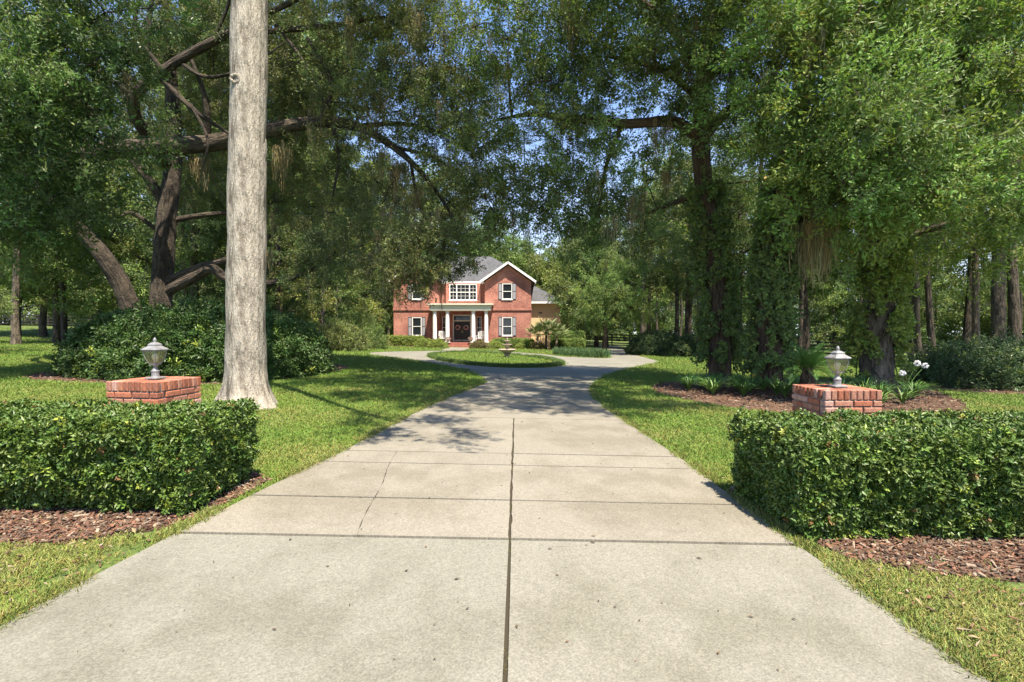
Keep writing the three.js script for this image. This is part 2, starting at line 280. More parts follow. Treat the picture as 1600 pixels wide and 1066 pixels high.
// a shrub or hedge: leaves through a lumpy shell round a core of stems
function shellPlant(o) {   // surface(r) gives [point, outward normal] in the plant's own metres
  const t = thing(o.name, o.label, o.category, [o.x, G(o.x, o.d) + (o.lift ?? 0), -o.d], o.turn ?? 0, o.group), r = rng(o.seed), lists = o.geos.map(() => []);
  for (let i = 0; i < o.count; i++) {
    const [p, n] = o.surface(r), dir = n.clone().multiplyScalar(0.8).add(unit(r).multiplyScalar(0.8)).add(V(0, 0.25, 0)).normalize();
    const k = N3(p.x * 2.3 + o.seed, p.y * 2.3, p.z * 2.3), lump = (o.lump ?? 0.06) * (k + 0.5 * N3(p.x * 6, p.y * 6 + o.seed, p.z * 6)) - r() * r() * (o.depth ?? 0.16);
    p.addScaledVector(n, lump); if (p.y < 0.02) p.y = 0.02 + r() * 0.05;
    lists[(r() * lists.length) | 0].push({ m: place(p, dir, r() * 6.28, (o.size ?? 1) * (0.7 + r() * 0.6)), c: r() < (o.brown ?? 0) ? tint([0.2, 0.11, 0.04], r, 0.3) : r() < (o.young ?? 0.04) ? tint(GREEN.lime, r, 0.2) : tint(o.green, r, 0.35) });
  }
  lists.forEach((l, i) => instanced('foliage', o.geos[i], o.leaf ?? M.leaf, l, t));
  if (o.core) part('stems', o.core, M.twig, t, 'stuff');
  return t;
}
function hedgeSurface(w, h, d, under = 0) {   // a clipped block: top, front, back and ends, by area
  const A = [w * d, w * h, w * h * 0.5, d * h, d * h], S = A.reduce((a, b) => a + b);
  return (r) => {
    let k = r() * S, f = 0; while (k > A[f]) k -= A[f++];
    const u = r() - 0.5, v = r(), tuck = (y) => under * Math.pow(1 - y, 2.2), rd = 0.06;
    let p, n;
    if (f === 0) { p = V(u * w, h, (v - 0.5) * d); n = Y.clone(); }
    else if (f < 3) { const s = f === 1 ? 1 : -1; p = V(u * w, v * h, s * (d / 2 - tuck(v))); n = V(0, 0.1, s); }
    else { const s = f === 3 ? 1 : -1; p = V(s * (w / 2 - tuck(v) * 0.7), v * h, u * d); n = V(s, 0.1, 0); }
    if (f && v > 0.9) { p.addScaledVector(n, -rd * (v - 0.9) * 8); n.y += 1; } n.normalize();
    return [p, n];
  };
}
function domeSurface(rx, h, rz) { return (r) => { const u = unit(r); u.y = Math.abs(u.y); const f = r() < 0.25 ? 0.6 : 1; return [V(u.x * rx * f, u.y * h * (0.85 + 0.15 * f), u.z * rz * f), V(u.x / rx, u.y / h + 0.05, u.z / rz).normalize()]; }; }
function stemCore(seed, w, h, d, n) { const r = rng(seed), l = []; for (let i = 0; i < n; i++) { const x = (r() - 0.5) * w, z = (r() - 0.5) * d; l.push(limb([[x, -0.03, z, 0.014], [x + gauss(r) * 0.08, h * 0.5, z + gauss(r) * 0.08, 0.01], [x + gauss(r) * 0.2, h * 0.88, z + gauss(r) * 0.2, 0.004]], 5, 6, 0)); } return merge(l); }
// ------------------------------------------------------------------ land, drive, paths, beds
{
  const xs = [], ds = [], pos = [], uv = [], idx = [];
  for (let x = -220; x <= 220; x += Math.abs(x) < 40 ? 1 : 6) xs.push(x);
  for (let d = -40; d <= 260; d += d > -4 && d < 62 ? 1 : 6) ds.push(d);
  for (const d of ds) for (const x of xs) { pos.push(x, G(x, d), -d); uv.push(x, d); }
  for (let j = 0; j < ds.length - 1; j++) for (let i = 0; i < xs.length - 1; i++) { const a = j * xs.length + i, b = a + xs.length; idx.push(a, a + 1, b, a + 1, b + 1, b); }
  const g = new THREE.BufferGeometry(); g.setAttribute('position', new THREE.Float32BufferAttribute(pos, 3)); g.setAttribute('uv', new THREE.Float32BufferAttribute(uv, 2)); g.setIndex(idx); g.computeVertexNormals();
  structure('lawn_ground', g, M.turf, 'gently sloping lawn between the trees');
}
const along = (pts) => (d) => { for (let i = 1; i < pts.length; i++) if (d <= pts[i][1] || i === pts.length - 1) { const [x0, d0] = pts[i - 1], [x1, d1] = pts[i]; return x0 + (x1 - x0) * (d - d0) / (d1 - d0); } };
const edgeL = along([[-3.6, -4], [-2.85, 1], [-2.7, 2.6], [-2.56, 3.87], [-2.43, 4.8], [-2.15, 6.55], [-1.72, 10.1], [-1.25, 12.6], [-0.82, 14.6]]);
const edgeR = along([[3.4, -4], [2.4, 1], [2.23, 2.45], [2.18, 3.9], [2.14, 6.5], [1.99, 9.1], [1.93, 10.5], [1.95, 12.5], [2.24, 14.6]]);
const mid = (d) => -0.055 + 0.0095 * d, crack = (d) => -1.19 - 0.111 * (d - 3.87) + 0.012 * Math.sin(d * 4);
const driveOutline = [];
{
  const drive = new THREE.Group(); drive.name = 'driveway'; drive.userData = { kind: 'structure', label: 'concrete driveway of jointed slabs leading up to the house' }; scene.add(drive);
  const rows = [[-4, 3.87], [3.87, 4.75], [4.75, 5.97], [5.97, 6.53], [6.53, 9.1], [9.1, 11.9], [11.9, 14.6]];
  let k = 0; const r = rng(21);
  for (const [d0, d1] of rows) {
    const cuts = [edgeL, ...(d0 >= 3.8 && d1 < 6.6 ? [crack] : []), ...(d1 < 9.2 ? [mid] : []), edgeR];
    for (let i = 0; i < cuts.length - 1; i++) {
      const gl = i ? (cuts[i] === crack ? 0.003 : 0.011) : 0, gr = i < cuts.length - 2 ? (cuts[i + 1] === crack ? 0.003 : 0.011) : 0, gt = 0.014, poly = [], n = 10;
      const a = d0 + (d0 === 3.87 ? 0.022 : gt), b = d1 - (d1 === 3.87 ? 0.022 : d1 > 14 ? 0 : gt), wob = (d, s) => 0.005 * N3(d * 5, s, 3) + 0.004 * N3(d * 19, s, 7);
      for (let q = 0; q <= n; q++) { const d = a + (b - a) * q / n; poly.push([cuts[i](d) + gl + wob(d, i), d]); }
      for (let q = n; q >= 0; q--) { const d = a + (b - a) * q / n; poly.push([cuts[i + 1](d) - gr + wob(d, i + 9), d]); }
      part('slab', sheet(poly, 0.035 + (r() - 0.5) * 0.004, 0.1), M.concrete[k++ < 2 ? k - 1 : 2 + (k * 7 >> 1) % 2], drive);
    }
  }
  const under = []; for (let d = -3.9; d <= 14.6; d += 0.5) under.push([edgeL(d) + 0.04, d]); for (let d = 14.5; d >= -3.9; d -= 0.5) under.push([edgeR(d) - 0.04, d]);
  part('joint_soil', sheet(under, 0.014, 0.02), M.jointDirt, drive);
  for (let d = -4; d <= 14.6; d += 0.4) driveOutline.push([edgeL(d), d]); for (let d = 14.6; d >= -4; d -= 0.4) driveOutline.push([edgeR(d), d]);
}
const round = (pts, n) => new THREE.CatmullRomCurve3(pts.map(([x, d]) => V(x, 0, d)), false, 'centripetal').getPoints(n).map((p) => [p.x, p.z]);
const island = smoothClosed([[-0.4, 20.6], [1.3, 21], [2.3, 22.6], [2.4, 25.5], [1.4, 30], [-0.8, 34.5], [-2.6, 36], [-4.2, 35], [-4.9, 31], [-4.3, 26.5], [-2.6, 22.6]], 70);
const loopOutline = [[-0.82, 14.608], ...round([[-0.72, 15.15], [-1.5, 18.6], [-3.2, 22], [-5.2, 25], [-7.5, 28], [-8.6, 30.6], [-8, 33.5], [-6.2, 36.5], [-3.5, 38.8], [-0.5, 38.3], [2, 35], [3.2, 31.2], [5.4, 29.8]], 70), ...round([[5.9, 30.6], [6.4, 34], [7.2, 40], [8.2, 50], [9.5, 60]], 20), ...round([[12.6, 60], [10.9, 50], [9.8, 42], [8.6, 34], [8.1, 29]], 20), ...round([[7.8, 27], [6.2, 24], [4.3, 20.4], [3.05, 17.4], [2.24, 14.608]], 30)];
{
  const loop = new THREE.Group(); loop.name = 'loop_drive'; loop.userData = { kind: 'structure', label: 'concrete turning loop round the oval island before the house' }; scene.add(loop);
  part('slab', sheet(loopOutline, 0.032, 0.1, [island]), M.concrete[1], loop);
}
const walkOutline = [[-5.3, 38.4], [-3.7, 38.6], [-3.75, 46.6], [-5.75, 46.6]];
structure('front_walk', sheet(walkOutline, 0.045, 0.08), M.concrete[2], 'short pale concrete walk up to the porch steps');
const beds = {
  gateLeft: [[-8, 3.65], [-4.2, 3.6], [-3.3, 3.68], [-2.75, 4.0], [-2.6, 4.3], [-2.5, 5.3], [-2.75, 5.5], [-8, 5.5]],
  gateRight: [[2.25, 4.25], [2.45, 3.7], [3, 3.45], [4.4, 3.3], [8, 3.2], [8, 5.4], [2.5, 5.5], [2.2, 5.2]],
  oaks: smoothClosed([[4.4, 15.6], [3.8, 13.5], [4.3, 11.6], [5.6, 10.3], [8, 10], [9.8, 11], [11.8, 13.6], [13, 17], [10, 18], [7, 17.6]], 60),
  azalea: smoothClosed([[-14.3, 16], [-13, 13.6], [-10, 13], [-7.3, 13.4], [-6.2, 16], [-6.4, 20], [-9, 21], [-13, 20]], 50),
  right: smoothClosed([[13.4, 15], [16, 14.6], [21, 15], [22, 20], [17, 21], [13.4, 17.6]], 40),
  corner: smoothClosed([[3.2, 33], [5.2, 30.6], [6.0, 32], [6.6, 37], [6.9, 43], [5.2, 44], [3.4, 40]], 40),
  houseLeft: [[-14, 47.2], [-9, 46.7], [-6.3, 44.2], [-5.9, 44.5], [-5.95, 50], [-14, 50]],
  houseRight: [[-3.6, 44.8], [-2.9, 44.6], [-1.5, 46.6], [3, 46.2], [6, 45], [7.4, 46], [7.4, 52], [-3.6, 50]],
};
for (const b of Object.values(beds)) structure('mulch_bed', sheet(b, 0.012, 0.05, [], 0.7), M.soil, 'planting bed covered with brown bark mulch');
// bark chips on the beds
{
  const r = rng(77), geos = [0, 1, 2].map((k) => { const g = chamferBox([0.085, 0.05, 0.03][k], 0.009, [0.016, 0.028, 0.02][k], 0.003), p = g.attributes.position; for (let i = 0; i < p.count; i++) p.setY(i, p.getY(i) + 0.009 * N3(p.getX(i) * 40, p.getZ(i) * 40, k)); g.computeVertexNormals(); return g; }), L = [[], [], []];
  const scatter = (poly, n, size) => {
    let x0 = 1e9, x1 = -1e9, d0 = 1e9, d1 = -1e9; for (const [x, d] of poly) { x0 = Math.min(x0, x); x1 = Math.max(x1, x); d0 = Math.min(d0, d); d1 = Math.max(d1, d); }
    for (let i = 0; i < n; i++) { const x = x0 + r() * (x1 - x0), d = d0 + r() * (d1 - d0); if (!inside(poly, x, d)) continue; const red = r(), k = 0.5 + r() * 1.1;
      const c = red < 0.45 ? [0.15 * k, 0.072 * k, 0.042 * k] : red < 0.8 ? [0.09 * k, 0.055 * k, 0.036 * k] : [0.22 * k, 0.17 * k, 0.12 * k];
      const q = new THREE.Quaternion().setFromEuler(new THREE.Euler(gauss(r) * 0.55, r() * 6.28, gauss(r) * 0.55)), s = size * (0.45 + r() * r() * 1.3);
      L[(r() * 3) | 0].push({ m: new THREE.Matrix4().compose(V(x, G(x, d) + 0.018 + r() * 0.02, -d), q, V(s, s, s)), c }); }
  };
  scatter(beds.gateLeft, 24000, 0.72); scatter(beds.gateRight, 24000, 0.72); scatter(beds.oaks, 9000, 1.2); scatter(beds.azalea, 5000, 1.3); scatter(beds.right, 3000, 1.4); scatter(beds.houseLeft, 1500, 2); scatter(beds.houseRight, 2000, 2); scatter(beds.corner, 1200, 1.8);
  scatter([[-5, 2.9], [-2.75, 2.9], [-2.62, 4], [-5, 3.8]], 500, 0.5); scatter([[2.25, 2.4], [5, 2.4], [5, 3.5], [2.3, 3.9]], 600, 0.5);
  const mulch = new THREE.Group(); mulch.name = 'bark_mulch'; scene.add(mulch); tag(mulch, 'loose reddish brown bark chips strewn over the beds', 'mulch', null, 'stuff');
  L.forEach((l, i) => instanced('bark_chips', geos[i], M.chip, l, mulch));
}
// turf blades
{
  const r = rng(101), L = TUFT.map(() => []), solid = [driveOutline, walkOutline, beds.oaks, beds.azalea, beds.right, beds.corner, beds.houseLeft, beds.houseRight];
  const blocked = (x, d) => { if (d > 14.2 && d < 15.1 && x > -0.85 && x < 2.35) return true; for (const p of solid) if (inside(p, x, d)) return true; return inside(loopOutline, x, d) && !inside(island, x, d); };
  for (let i = 0; i < 230000; i++) {
    const u = r(), d = 2.3 * Math.pow(56 / 2.3, Math.pow(u, 0.85)), x = (r() * 2 - 1) * (d * 1.03 + 0.4); if (r() > Math.min(1, 14 / d) && d > 14) continue;
    if (x < -11.2 && d > 49 && x > 5) continue; if (d > 48.5 && x > -12 && x < 6) continue;
    const near = d < 6, bedL = inside(beds.gateLeft, x, d), bedR = inside(beds.gateRight, x, d); if ((bedL || bedR) && r() > 0.03) continue;
    if (blocked(x, d)) continue;
    const patch = N3(x * 0.5, d * 0.5, 1) + 0.6 * N3(x * 1.7, d * 1.7, 4), worn = d < 4.1 ? 0.8 : 0; if (patch + r() * 0.8 < -0.75 + worn) continue;
    const dry = clamp(0.32 + 0.5 * patch * 0.5 + (r() - 0.5) * 0.8 + (d < 13 ? 0.12 : 0) + (d < 4.1 ? 0.35 : 0), 0, 1), c = tint(mix3([0.12, 0.215, 0.022], [0.27, 0.25, 0.07], dry * dry), r, 0.25), s = clamp(Math.pow(d / 5, 0.5), 0.85, 3) * (0.7 + r() * 0.6);
    L[(r() * L.length) | 0].push({ m: place(V(x, G(x, d) - 0.004, -d), V(gauss(r) * 0.2, 1, gauss(r) * 0.2).normalize(), r() * 6.28, V(s, s * (near ? 0.68 : 0.7), s)), c });
  }
  // weeds in the joints
  for (let i = 0; i < 420; i++) { const across = r() < 0.45, row = [3.87, 3.87, 4.75, 6.53][(r() * 4) | 0], d = across ? row : 2.4 + r() * 6.7, x = across ? edgeL(d) + r() * (edgeR(d) - edgeL(d)) : mid(d); if (N3(x * 1.5, d * 1.5, 8) < 0.1) continue; L[(r() * L.length) | 0].push({ m: place(V(x, G(x, d) + 0.012, -d), Y, r() * 6.28, 0.12 + r() * 0.35), c: tint([0.12, 0.13, 0.04], r, 0.4) }); }
  // a fringe along the drive, leaning over its edge
  for (let i = 0; i < 9000; i++) { const d = 2.4 + Math.pow(r(), 1.4) * 12.2, s = r() < 0.5 ? -1 : 1, x = (s < 0 ? edgeL(d) : edgeR(d)) + s * (0.0 + r() * 0.07); if (N3(d * 1.3, s, 0) < -0.35) continue; L[(r() * L.length) | 0].push({ m: place(V(x, G(x, d), -d), V(gauss(r) * 0.4 - s * 0.15, 1, gauss(r) * 0.4).normalize(), r() * 6.28, 0.6 + r() * 0.6), c: tint(mix3([0.12, 0.2, 0.022], [0.26, 0.2, 0.07], r() * 0.8), r, 0.3) }); }
  const grass = new THREE.Group(); grass.name = 'lawn_grass'; scene.add(grass); tag(grass, 'mown green grass of the lawn with dry yellow patches', 'grass', null, 'stuff');
  L.forEach((l, i) => instanced('grass_blades', TUFT[i], M.blade, l, grass));
}
// ------------------------------------------------------------------ the house
const brickN = 512, bA = layers(brickN, [[90, 200, 1], [200, 300, 0.6]], 301), bB = layers(brickN, [[5, 5, 1], [13, 11, 0.7]], 305);
const brickMap = texture(brickN, (x, y, i) => {
  const row = Math.floor(y / 8), ux = (x + (row % 2) * 10) % 20, mortar = y % 8 < 1 || ux < 1, t = clamp(0.5 + 1.3 * bA[i] + 0.7 * bB[i], 0, 1);
  const c = mix3([0.23, 0.075, 0.055], [0.55, 0.24, 0.175], t); return mortar ? mix3(c, [0.4, 0.33, 0.27], 0.5) : c;
}, [1 / 5.1, 1 / 4.6]);
M.houseBrick = std({ map: brickMap, roughness: 0.9 });
M.bandBrick = std({ map: brickMap, color: lin(1.08, 1.1, 1.1), roughness: 0.9 });
const shN = 512, sh1 = layers(shN, [[60, 90, 1], [170, 170, 0.7]], 311), sh2 = layers(shN, [[5, 5, 0.7]], 313);
M.shingle = std({ map: texture(shN, (x, y, i) => { const v = 0.085 + 0.07 * sh1[i] + 0.03 * sh2[i]; return [v * 0.98, v, v * 1.06]; }, [0.25, 0.25]), roughness: 0.95 });
M.trim = std({ color: lin(0.82, 0.82, 0.79), roughness: 0.55 }); M.cream = std({ color: lin(0.74, 0.72, 0.6), roughness: 0.7 });
M.stucco = std({ color: lin(0.66, 0.47, 0.27), roughness: 0.95, bumpMap: turfBump, bumpScale: 0.004 });
M.glass = std({ color: lin(0.018, 0.022, 0.026), roughness: 0.06 }); M.shutterDark = std({ color: lin(0.05, 0.052, 0.058), roughness: 0.6 }); M.shutterPanel = std({ color: lin(0.3, 0.3, 0.33), roughness: 0.6 });
M.doorBlack = std({ color: lin(0.012, 0.012, 0.013), roughness: 0.35 }); M.brass = std({ color: lin(0.5, 0.36, 0.14), metalness: 0.9, roughness: 0.35 }); M.steel = std({ color: lin(0.5, 0.5, 0.48), metalness: 0.8, roughness: 0.4 });
M.porchBrick = std({ map: brickMap, color: lin(0.95, 0.85, 0.82), roughness: 0.9 });
const house = thing('brick_house', 'two storey red brick house with white columned porch and grey shingle roof', 'house', [0, 0, -50]);
{
  const H = house;   // own metres: x as in the place, y above the gate, z = 50 - d
  const wall = (name, x0, x1, y0, y1, z, t, holes, mat, top) => {   // a wall facing the drive with openings; top: [x, y] of a gable peak
    const s = new THREE.Shape(); s.moveTo(x0, y0); s.lineTo(x1, y0); s.lineTo(x1, y1); if (top) s.lineTo(...top); s.lineTo(x0, y1); s.closePath();
    for (const [a, b, c, e] of holes) { const p = new THREE.Path(); p.moveTo(a, c); p.lineTo(b, c); p.lineTo(b, e); p.lineTo(a, e); p.closePath(); s.holes.push(p); }
    return part(name, new THREE.ExtrudeGeometry(s, { depth: t, bevelEnabled: false }).translate(0, 0, z - t), mat, H);
  };
  const win = (x0, x1, y0, y1, z, cols = [], rowsUp = [], shutters = true) => {   // a sash window set back in its opening
    const w = x1 - x0, h = y1 - y0, cx = (x0 + x1) / 2, cy = (y0 + y1) / 2, f = 0.075;
    const o = new THREE.Group(); o.name = 'window'; o.position.set(cx, cy, z - 0.05); H.add(o);
    part('frame', merge([box(w - 0.004, f, 0.12, 0, h / 2 - f / 2 - 0.002), box(w - 0.004, f, 0.12, 0, -h / 2 + f / 2 + 0.002), box(f, h - 2 * f - 0.01, 0.118, -w / 2 + f / 2 + 0.002), box(f, h - 2 * f - 0.01, 0.118, w / 2 - f / 2 - 0.002), ...cols.filter((c) => c[1]).map((c) => box(0.09, h - 2 * f - 0.02, 0.11, c[0]))]), M.trim, o);
    part('sill', box(w + 0.12, 0.07, 0.2, 0, -h / 2 - 0.037, 0.045), M.trim, o);
    part('sash_rail', box(w - 2 * f - 0.01, 0.06, 0.09, 0, 0, 0.003), M.trim, o);
    for (const s of [-1, 1]) part('pane', box(w - 2 * f, h / 2 - f - 0.03, 0.012, 0, s * (h / 4 - f / 2 + 0.015), -0.02), M.glass, o);
    for (const c of cols.filter((c) => !c[1])) part('muntin', box(0.022, h - 2 * f - 0.03, 0.03, c[0], 0, -0.004), M.trim, o);
    for (const y of rowsUp) part('muntin', box(w - 2 * f - 0.02, 0.02, 0.028, 0, y, -0.003), M.trim, o);
    if (shutters) for (const s of [-1, 1]) {
      const g = part('shutter', box(0.36, h + 0.06, 0.035, s * (w / 2 + 0.2), -0.01, 0.073), M.shutterDark, H); g.position.copy(o.position);
      for (const q of [-1, 1]) part('louvre_panel', box(0.27, h / 2 - 0.09, 0.02, s * (w / 2 + 0.2), q * (h / 4 - 0.005) - 0.01, 0.092), M.shutterPanel, g);
    }
  };
  const WL = [-11.56, -7.1], WR = [-2.65, 1.88], EAVE = 6.12;
  const wl1 = [-9.76, -8.82, 0.86, 2.66], wl2 = [-9.76, -8.82, 4.4, 5.95], wr1 = [-0.95, 0.02, 0.86, 2.66], wr2 = [-0.95, 0.02, 4.4, 5.95];
  wall('wall', WL[0], WL[1], -0.7, EAVE, 0, 0.3, [wl1, wl2], M.houseBrick, [-9.33, 7.72]);
  wall('wall', WR[0], WR[1], -0.7, EAVE, 0, 0.3, [wr1, wr2], M.houseBrick, [-0.385, 7.72]);
  for (const [a] of [[wl1], [wl2], [wr1], [wr2]]) win(...a, 0);
  // back wall of the porch and the recessed middle, with the doorway
  wall('wall', -7.098, -2.652, -0.7, 3.4, -1.15, 0.25, [[-5.92, -4.06, 0.2, 2.95], [-6.98, -6.46, 0.55, 2.75], [-3.54, -3.02, 0.55, 2.75]], M.houseBrick);
  wall('wall', -7.098, -2.652, 3.402, EAVE, -0.9, 0.25, [[-5.95, -3.6, 4.4, 5.85]], M.houseBrick);
  wall('window_bay', -6.5, -3.1, 3.97, 6.0, -0.42, 0.2, [[-6.16, -3.46, 4.34, 5.92]], M.houseBrick);
  for (const x of [-6.4, -3.2]) part('window_bay_side', box(0.2, 2.03, 0.27, x, 4.985, -0.757), M.houseBrick, H);
  part('window_bay_top', box(3.36, 0.06, 0.26, -4.8, 6.035, -0.6), M.trim, H);
  win(-6.16, -3.46, 4.34, 5.92, -0.44, [[-0.63, 1], [0.63, 1], [-0.98, 0], [0.98, 0], [-0.21, 0], [0.21, 0]], [-0.37, 0.37], false);
  for (const x0 of [-6.98, -3.54]) win(x0, x0 + 0.52, 0.55, 2.75, -1.17, [], [0.55, -0.55], false);
  // front doors under a transom
  const d = new THREE.Group(); d.name = 'front_door'; d.position.set(-4.99, 0.22, -1.2); H.add(d);
  part('door_frame', merge([box(0.1, 2.72, 0.16, -0.87, 1.36), box(0.1, 2.72, 0.16, 0.87, 1.36), box(1.64, 0.1, 0.15, 0, 2.66), box(1.64, 0.09, 0.15, 0, 2.1)]), M.trim, d);
  part('transom_pane', box(1.63, 0.46, 0.02, 0, 2.38, -0.01), M.glass, d);
  for (const s of [-1, 1]) {
    part('door_leaf', box(0.805, 2.04, 0.05, s * 0.408, 1.03, -0.01), M.doorBlack, d);
    for (const [y, h] of [[0.66, 0.7], [1.5, 0.82]]) part('door_panel', chamferBox(0.5, h, 0.03, 0.012).translate(s * 0.408, y, 0.02), M.doorBlack, d);
    part('kick_plate', box(0.72, 0.16, 0.012, s * 0.408, 0.13, 0.022), M.steel, d);
    part('door_handle', merge([box(0.03, 0.22, 0.02, s * 0.07, 1.02, 0.022), cyl(0.018, 0.018, 0.06, s * 0.07, 1.06, 0.05, 8)]), M.brass, d);
  }
  for (const x of [-6.2, -3.78]) { const w = new THREE.Group(); w.name = 'wall_lantern'; w.position.set(x, 2.05, -1.08); H.add(w); part('bracket', box(0.06, 0.16, 0.1, 0, 0, -0.03), M.doorBlack, w); part('lantern_body', lathe([[0.03, -0.16], [0.07, -0.12], [0.08, 0.08], [0.1, 0.1], [0.02, 0.2]], 6), M.shutterPanel, w); }
  // belt courses of upright bricks
  for (const [a, b] of [WL, WR]) { part('belt_course', box(b - a + 0.06, 0.23, 0.06, (a + b) / 2, 3.52, 0.031), M.bandBrick, H); part('belt_ledge', box(b - a + 0.1, 0.07, 0.1, (a + b) / 2, 3.36, 0.05), M.bandBrick, H);
    for (const [x0, x1, , y1] of [a < -5 ? wl1 : wr1, a < -5 ? wl2 : wr2]) part('lintel', box(x1 - x0 + 0.3, 0.22, 0.03, (x0 + x1) / 2, y1 + 0.15, 0.016), M.bandBrick, H); }
  // flank and rear walls
  for (const [x, z, l] of [[-11.41, -5, 9.4], [1.73, -5, 9.4]]) part('wall', box(0.3, 6.8, l, x, 2.71, z), M.houseBrick, H);
  for (const [x, l] of [[-7.25, 0.8], [-2.5, 0.8]]) part('wall', box(0.3, 6.8, l, x, 2.71, -0.702), M.houseBrick, H);
  part('wall', box(12.8, 6.8, 0.3, -4.84, 2.71, -9.9), M.houseBrick, H);
  part('ceiling', box(13.3, 0.1, 9.6, -4.84, 6.06, -5.6), M.trim, H); part('floor', box(13.2, 0.1, 9.6, -4.84, 3.3, -6.1), M.trim, H);
  // porch
  part('porch_floor', box(6.2, 0.12, 3.05, -4.86, 0.15, 0.42), M.porchBrick, H);
  part('porch_base', box(6.1, 0.7, 2.95, -4.86, -0.262, 0.42), M.porchBrick, H);
  for (let k = 0; k < 3; k++) part('step', box(2.3 + 0.004 * k, 0.135, 0.34, -4.8, 0.008 - k * 0.137, 2.12 + k * 0.3), M.porchBrick, H);
  for (const x of [-7.3, -6.1, -3.66, -2.44]) {
    const c = new THREE.Group(); c.name = 'column'; c.position.set(x, 0.212, 1.62); H.add(c);
    part('shaft', lathe([[0.195, 0.14], [0.2, 0.5], [0.198, 1.2], [0.185, 2.2], [0.17, 2.86]], 28), M.trim, c);
    part('base', merge([box(0.5, 0.07, 0.5, 0, 0.035), lathe([[0, 0.072], [0.235, 0.072], [0.245, 0.1], [0.22, 0.14], [0, 0.142]], 28)]), M.trim, c);
    part('capital', merge([lathe([[0.16, 2.8], [0.19, 2.82], [0.19, 2.85], [0.165, 2.86], [0.17, 2.93], [0.23, 2.98], [0, 2.98]], 28), box(0.48, 0.08, 0.48, 0, 3.022)]), M.trim, c);
  }
  part('entablature', box(5.75, 0.42, 2.65, -4.87, 3.487, 0.62), M.cream, H); part('porch_soffit', box(5.5, 0.02, 2.4, -4.87, 3.265, 0.6), M.trim, H);
  part('cornice', merge([box(5.95, 0.09, 2.85, -4.87, 3.745, 0.62), box(6.2, 0.1, 3.05, -4.87, 3.842, 0.62)]), M.cream, H);
  // roofs: flat sheets with thickness
  const slope = (name, a, b, c, e, t, mat) => { // corner points, counter-clockwise from above
    const P = [a, b, c, e].map((p) => V(...p)), n = V().crossVectors(P[1].clone().sub(P[0]), P[2].clone().sub(P[0])).normalize().multiplyScalar(-t), Q = P.map((p) => p.clone().add(n)), pos = [], uv = [];
    const u = P[1].clone().sub(P[0]).normalize(), v = V().crossVectors(n, u).normalize(), quad = (w, x, y, z) => { for (const p of [w, x, y, w, y, z]) { pos.push(p.x, p.y, p.z); uv.push(p.dot(u), p.dot(v)); } };
    quad(...P); quad(Q[3], Q[2], Q[1], Q[0]); for (let i = 0; i < 4; i++) { const j = (i + 1) % 4; quad(P[i], Q[i], Q[j], P[j]); }
    const g = new THREE.BufferGeometry(); g.setAttribute('position', new THREE.Float32BufferAttribute(pos, 3)); g.setAttribute('uv', new THREE.Float32BufferAttribute(uv, 2)); g.computeVertexNormals(); return part(name, g, mat, H);
  };
  const E = 6.2, R = 9.3, xl = -12, xr = 2.35, f = -0.5, bk = -10.4, zr = -5.4;
  slope('roof', [xl, E, f], [xr, E, f], [xr - 4.6, R, zr], [xl + 4.6, R, zr], 0.12, M.shingle);
  slope('roof', [xr, E, bk], [xl, E, bk], [xl + 4.6, R, zr], [xr - 4.6, R, zr], 0.12, M.shingle);
  slope('roof', [xl, E, bk], [xl, E, f], [xl + 4.6, R, zr], [xl + 4.6, R + 0.001, zr - 0.01], 0.12, M.shingle);
  slope('roof', [xr, E, f], [xr, E, bk], [xr - 4.6, R, zr - 0.01], [xr - 4.6, R + 0.001, zr], 0.12, M.shingle);
  for (const cx of [-9.33, -0.385]) {
    const hw = 2.68, pk = 8.02, e = 6.16, zf = 0.5, zb = -4.2;
    slope('gable_roof', [cx - hw, e, zb], [cx - hw, e, zf], [cx, pk, zf], [cx, pk, zb], 0.1, M.shingle);
    slope('gable_roof', [cx, pk, zb], [cx, pk, zf], [cx + hw, e, zf], [cx + hw, e, zb], 0.1, M.shingle);
    const L = Math.hypot(hw, pk - e), a = Math.atan2(pk - e, hw);
    for (const s of [-1, 1]) { const g = box(L + 0.05, 0.2, 0.05).rotateZ(-s * a).translate(cx + s * hw / 2, (pk + e) / 2 - 0.09, zf + 0.028); part('rake_board', g, M.trim, H); part('soffit', box(L - 0.1, 0.03, 0.46).rotateZ(-s * a).translate(cx + s * hw / 2, (pk + e) / 2 - 0.17, zf - 0.24), M.trim, H); }
  }
  part('fascia', box(4.2, 0.2, 0.05, -4.87, 6.1, -0.47), M.trim, H); part('soffit', box(4.3, 0.03, 0.5, -4.87, 5.99, -0.75 + 0.02), M.trim, H);
  for (const x of [xl + 0.03, xr - 0.03]) part('fascia', box(0.05, 0.2, 9.6, x, 6.08, -5.5), M.trim, H);
  // garage wing
  wall('garage_wall', 1.9, 5.1, -0.8, 4.3, -4, 0.3, [], M.stucco); part('garage_wall', box(0.3, 5.1, 8, 4.95, 1.75, -8.302), M.stucco, H);
  part('eave_vent', box(0.35, 0.14, 0.06, 3.0, 3.2, -3.965), M.shutterDark, H);
  slope('garage_roof', [1.9, 4.35, -3.4], [5.6, 4.35, -3.4], [1.91, 6.6, -7.2], [1.9, 6.6, -7.2], 0.12, M.shingle);
  slope('garage_roof', [5.6, 4.35, -3.4], [5.6, 4.35, -12], [1.9, 6.6, -9], [1.9, 6.6, -7.2], 0.12, M.shingle);
  part('fascia', box(3.75, 0.2, 0.05, 3.75, 4.26, -3.4), M.trim, H); part('fascia', box(0.05, 0.2, 8.5, 5.58, 4.25, -7.7), M.trim, H); part('soffit', box(3.6, 0.03, 0.55, 3.72, 4.16, -3.7), M.trim, H);
}
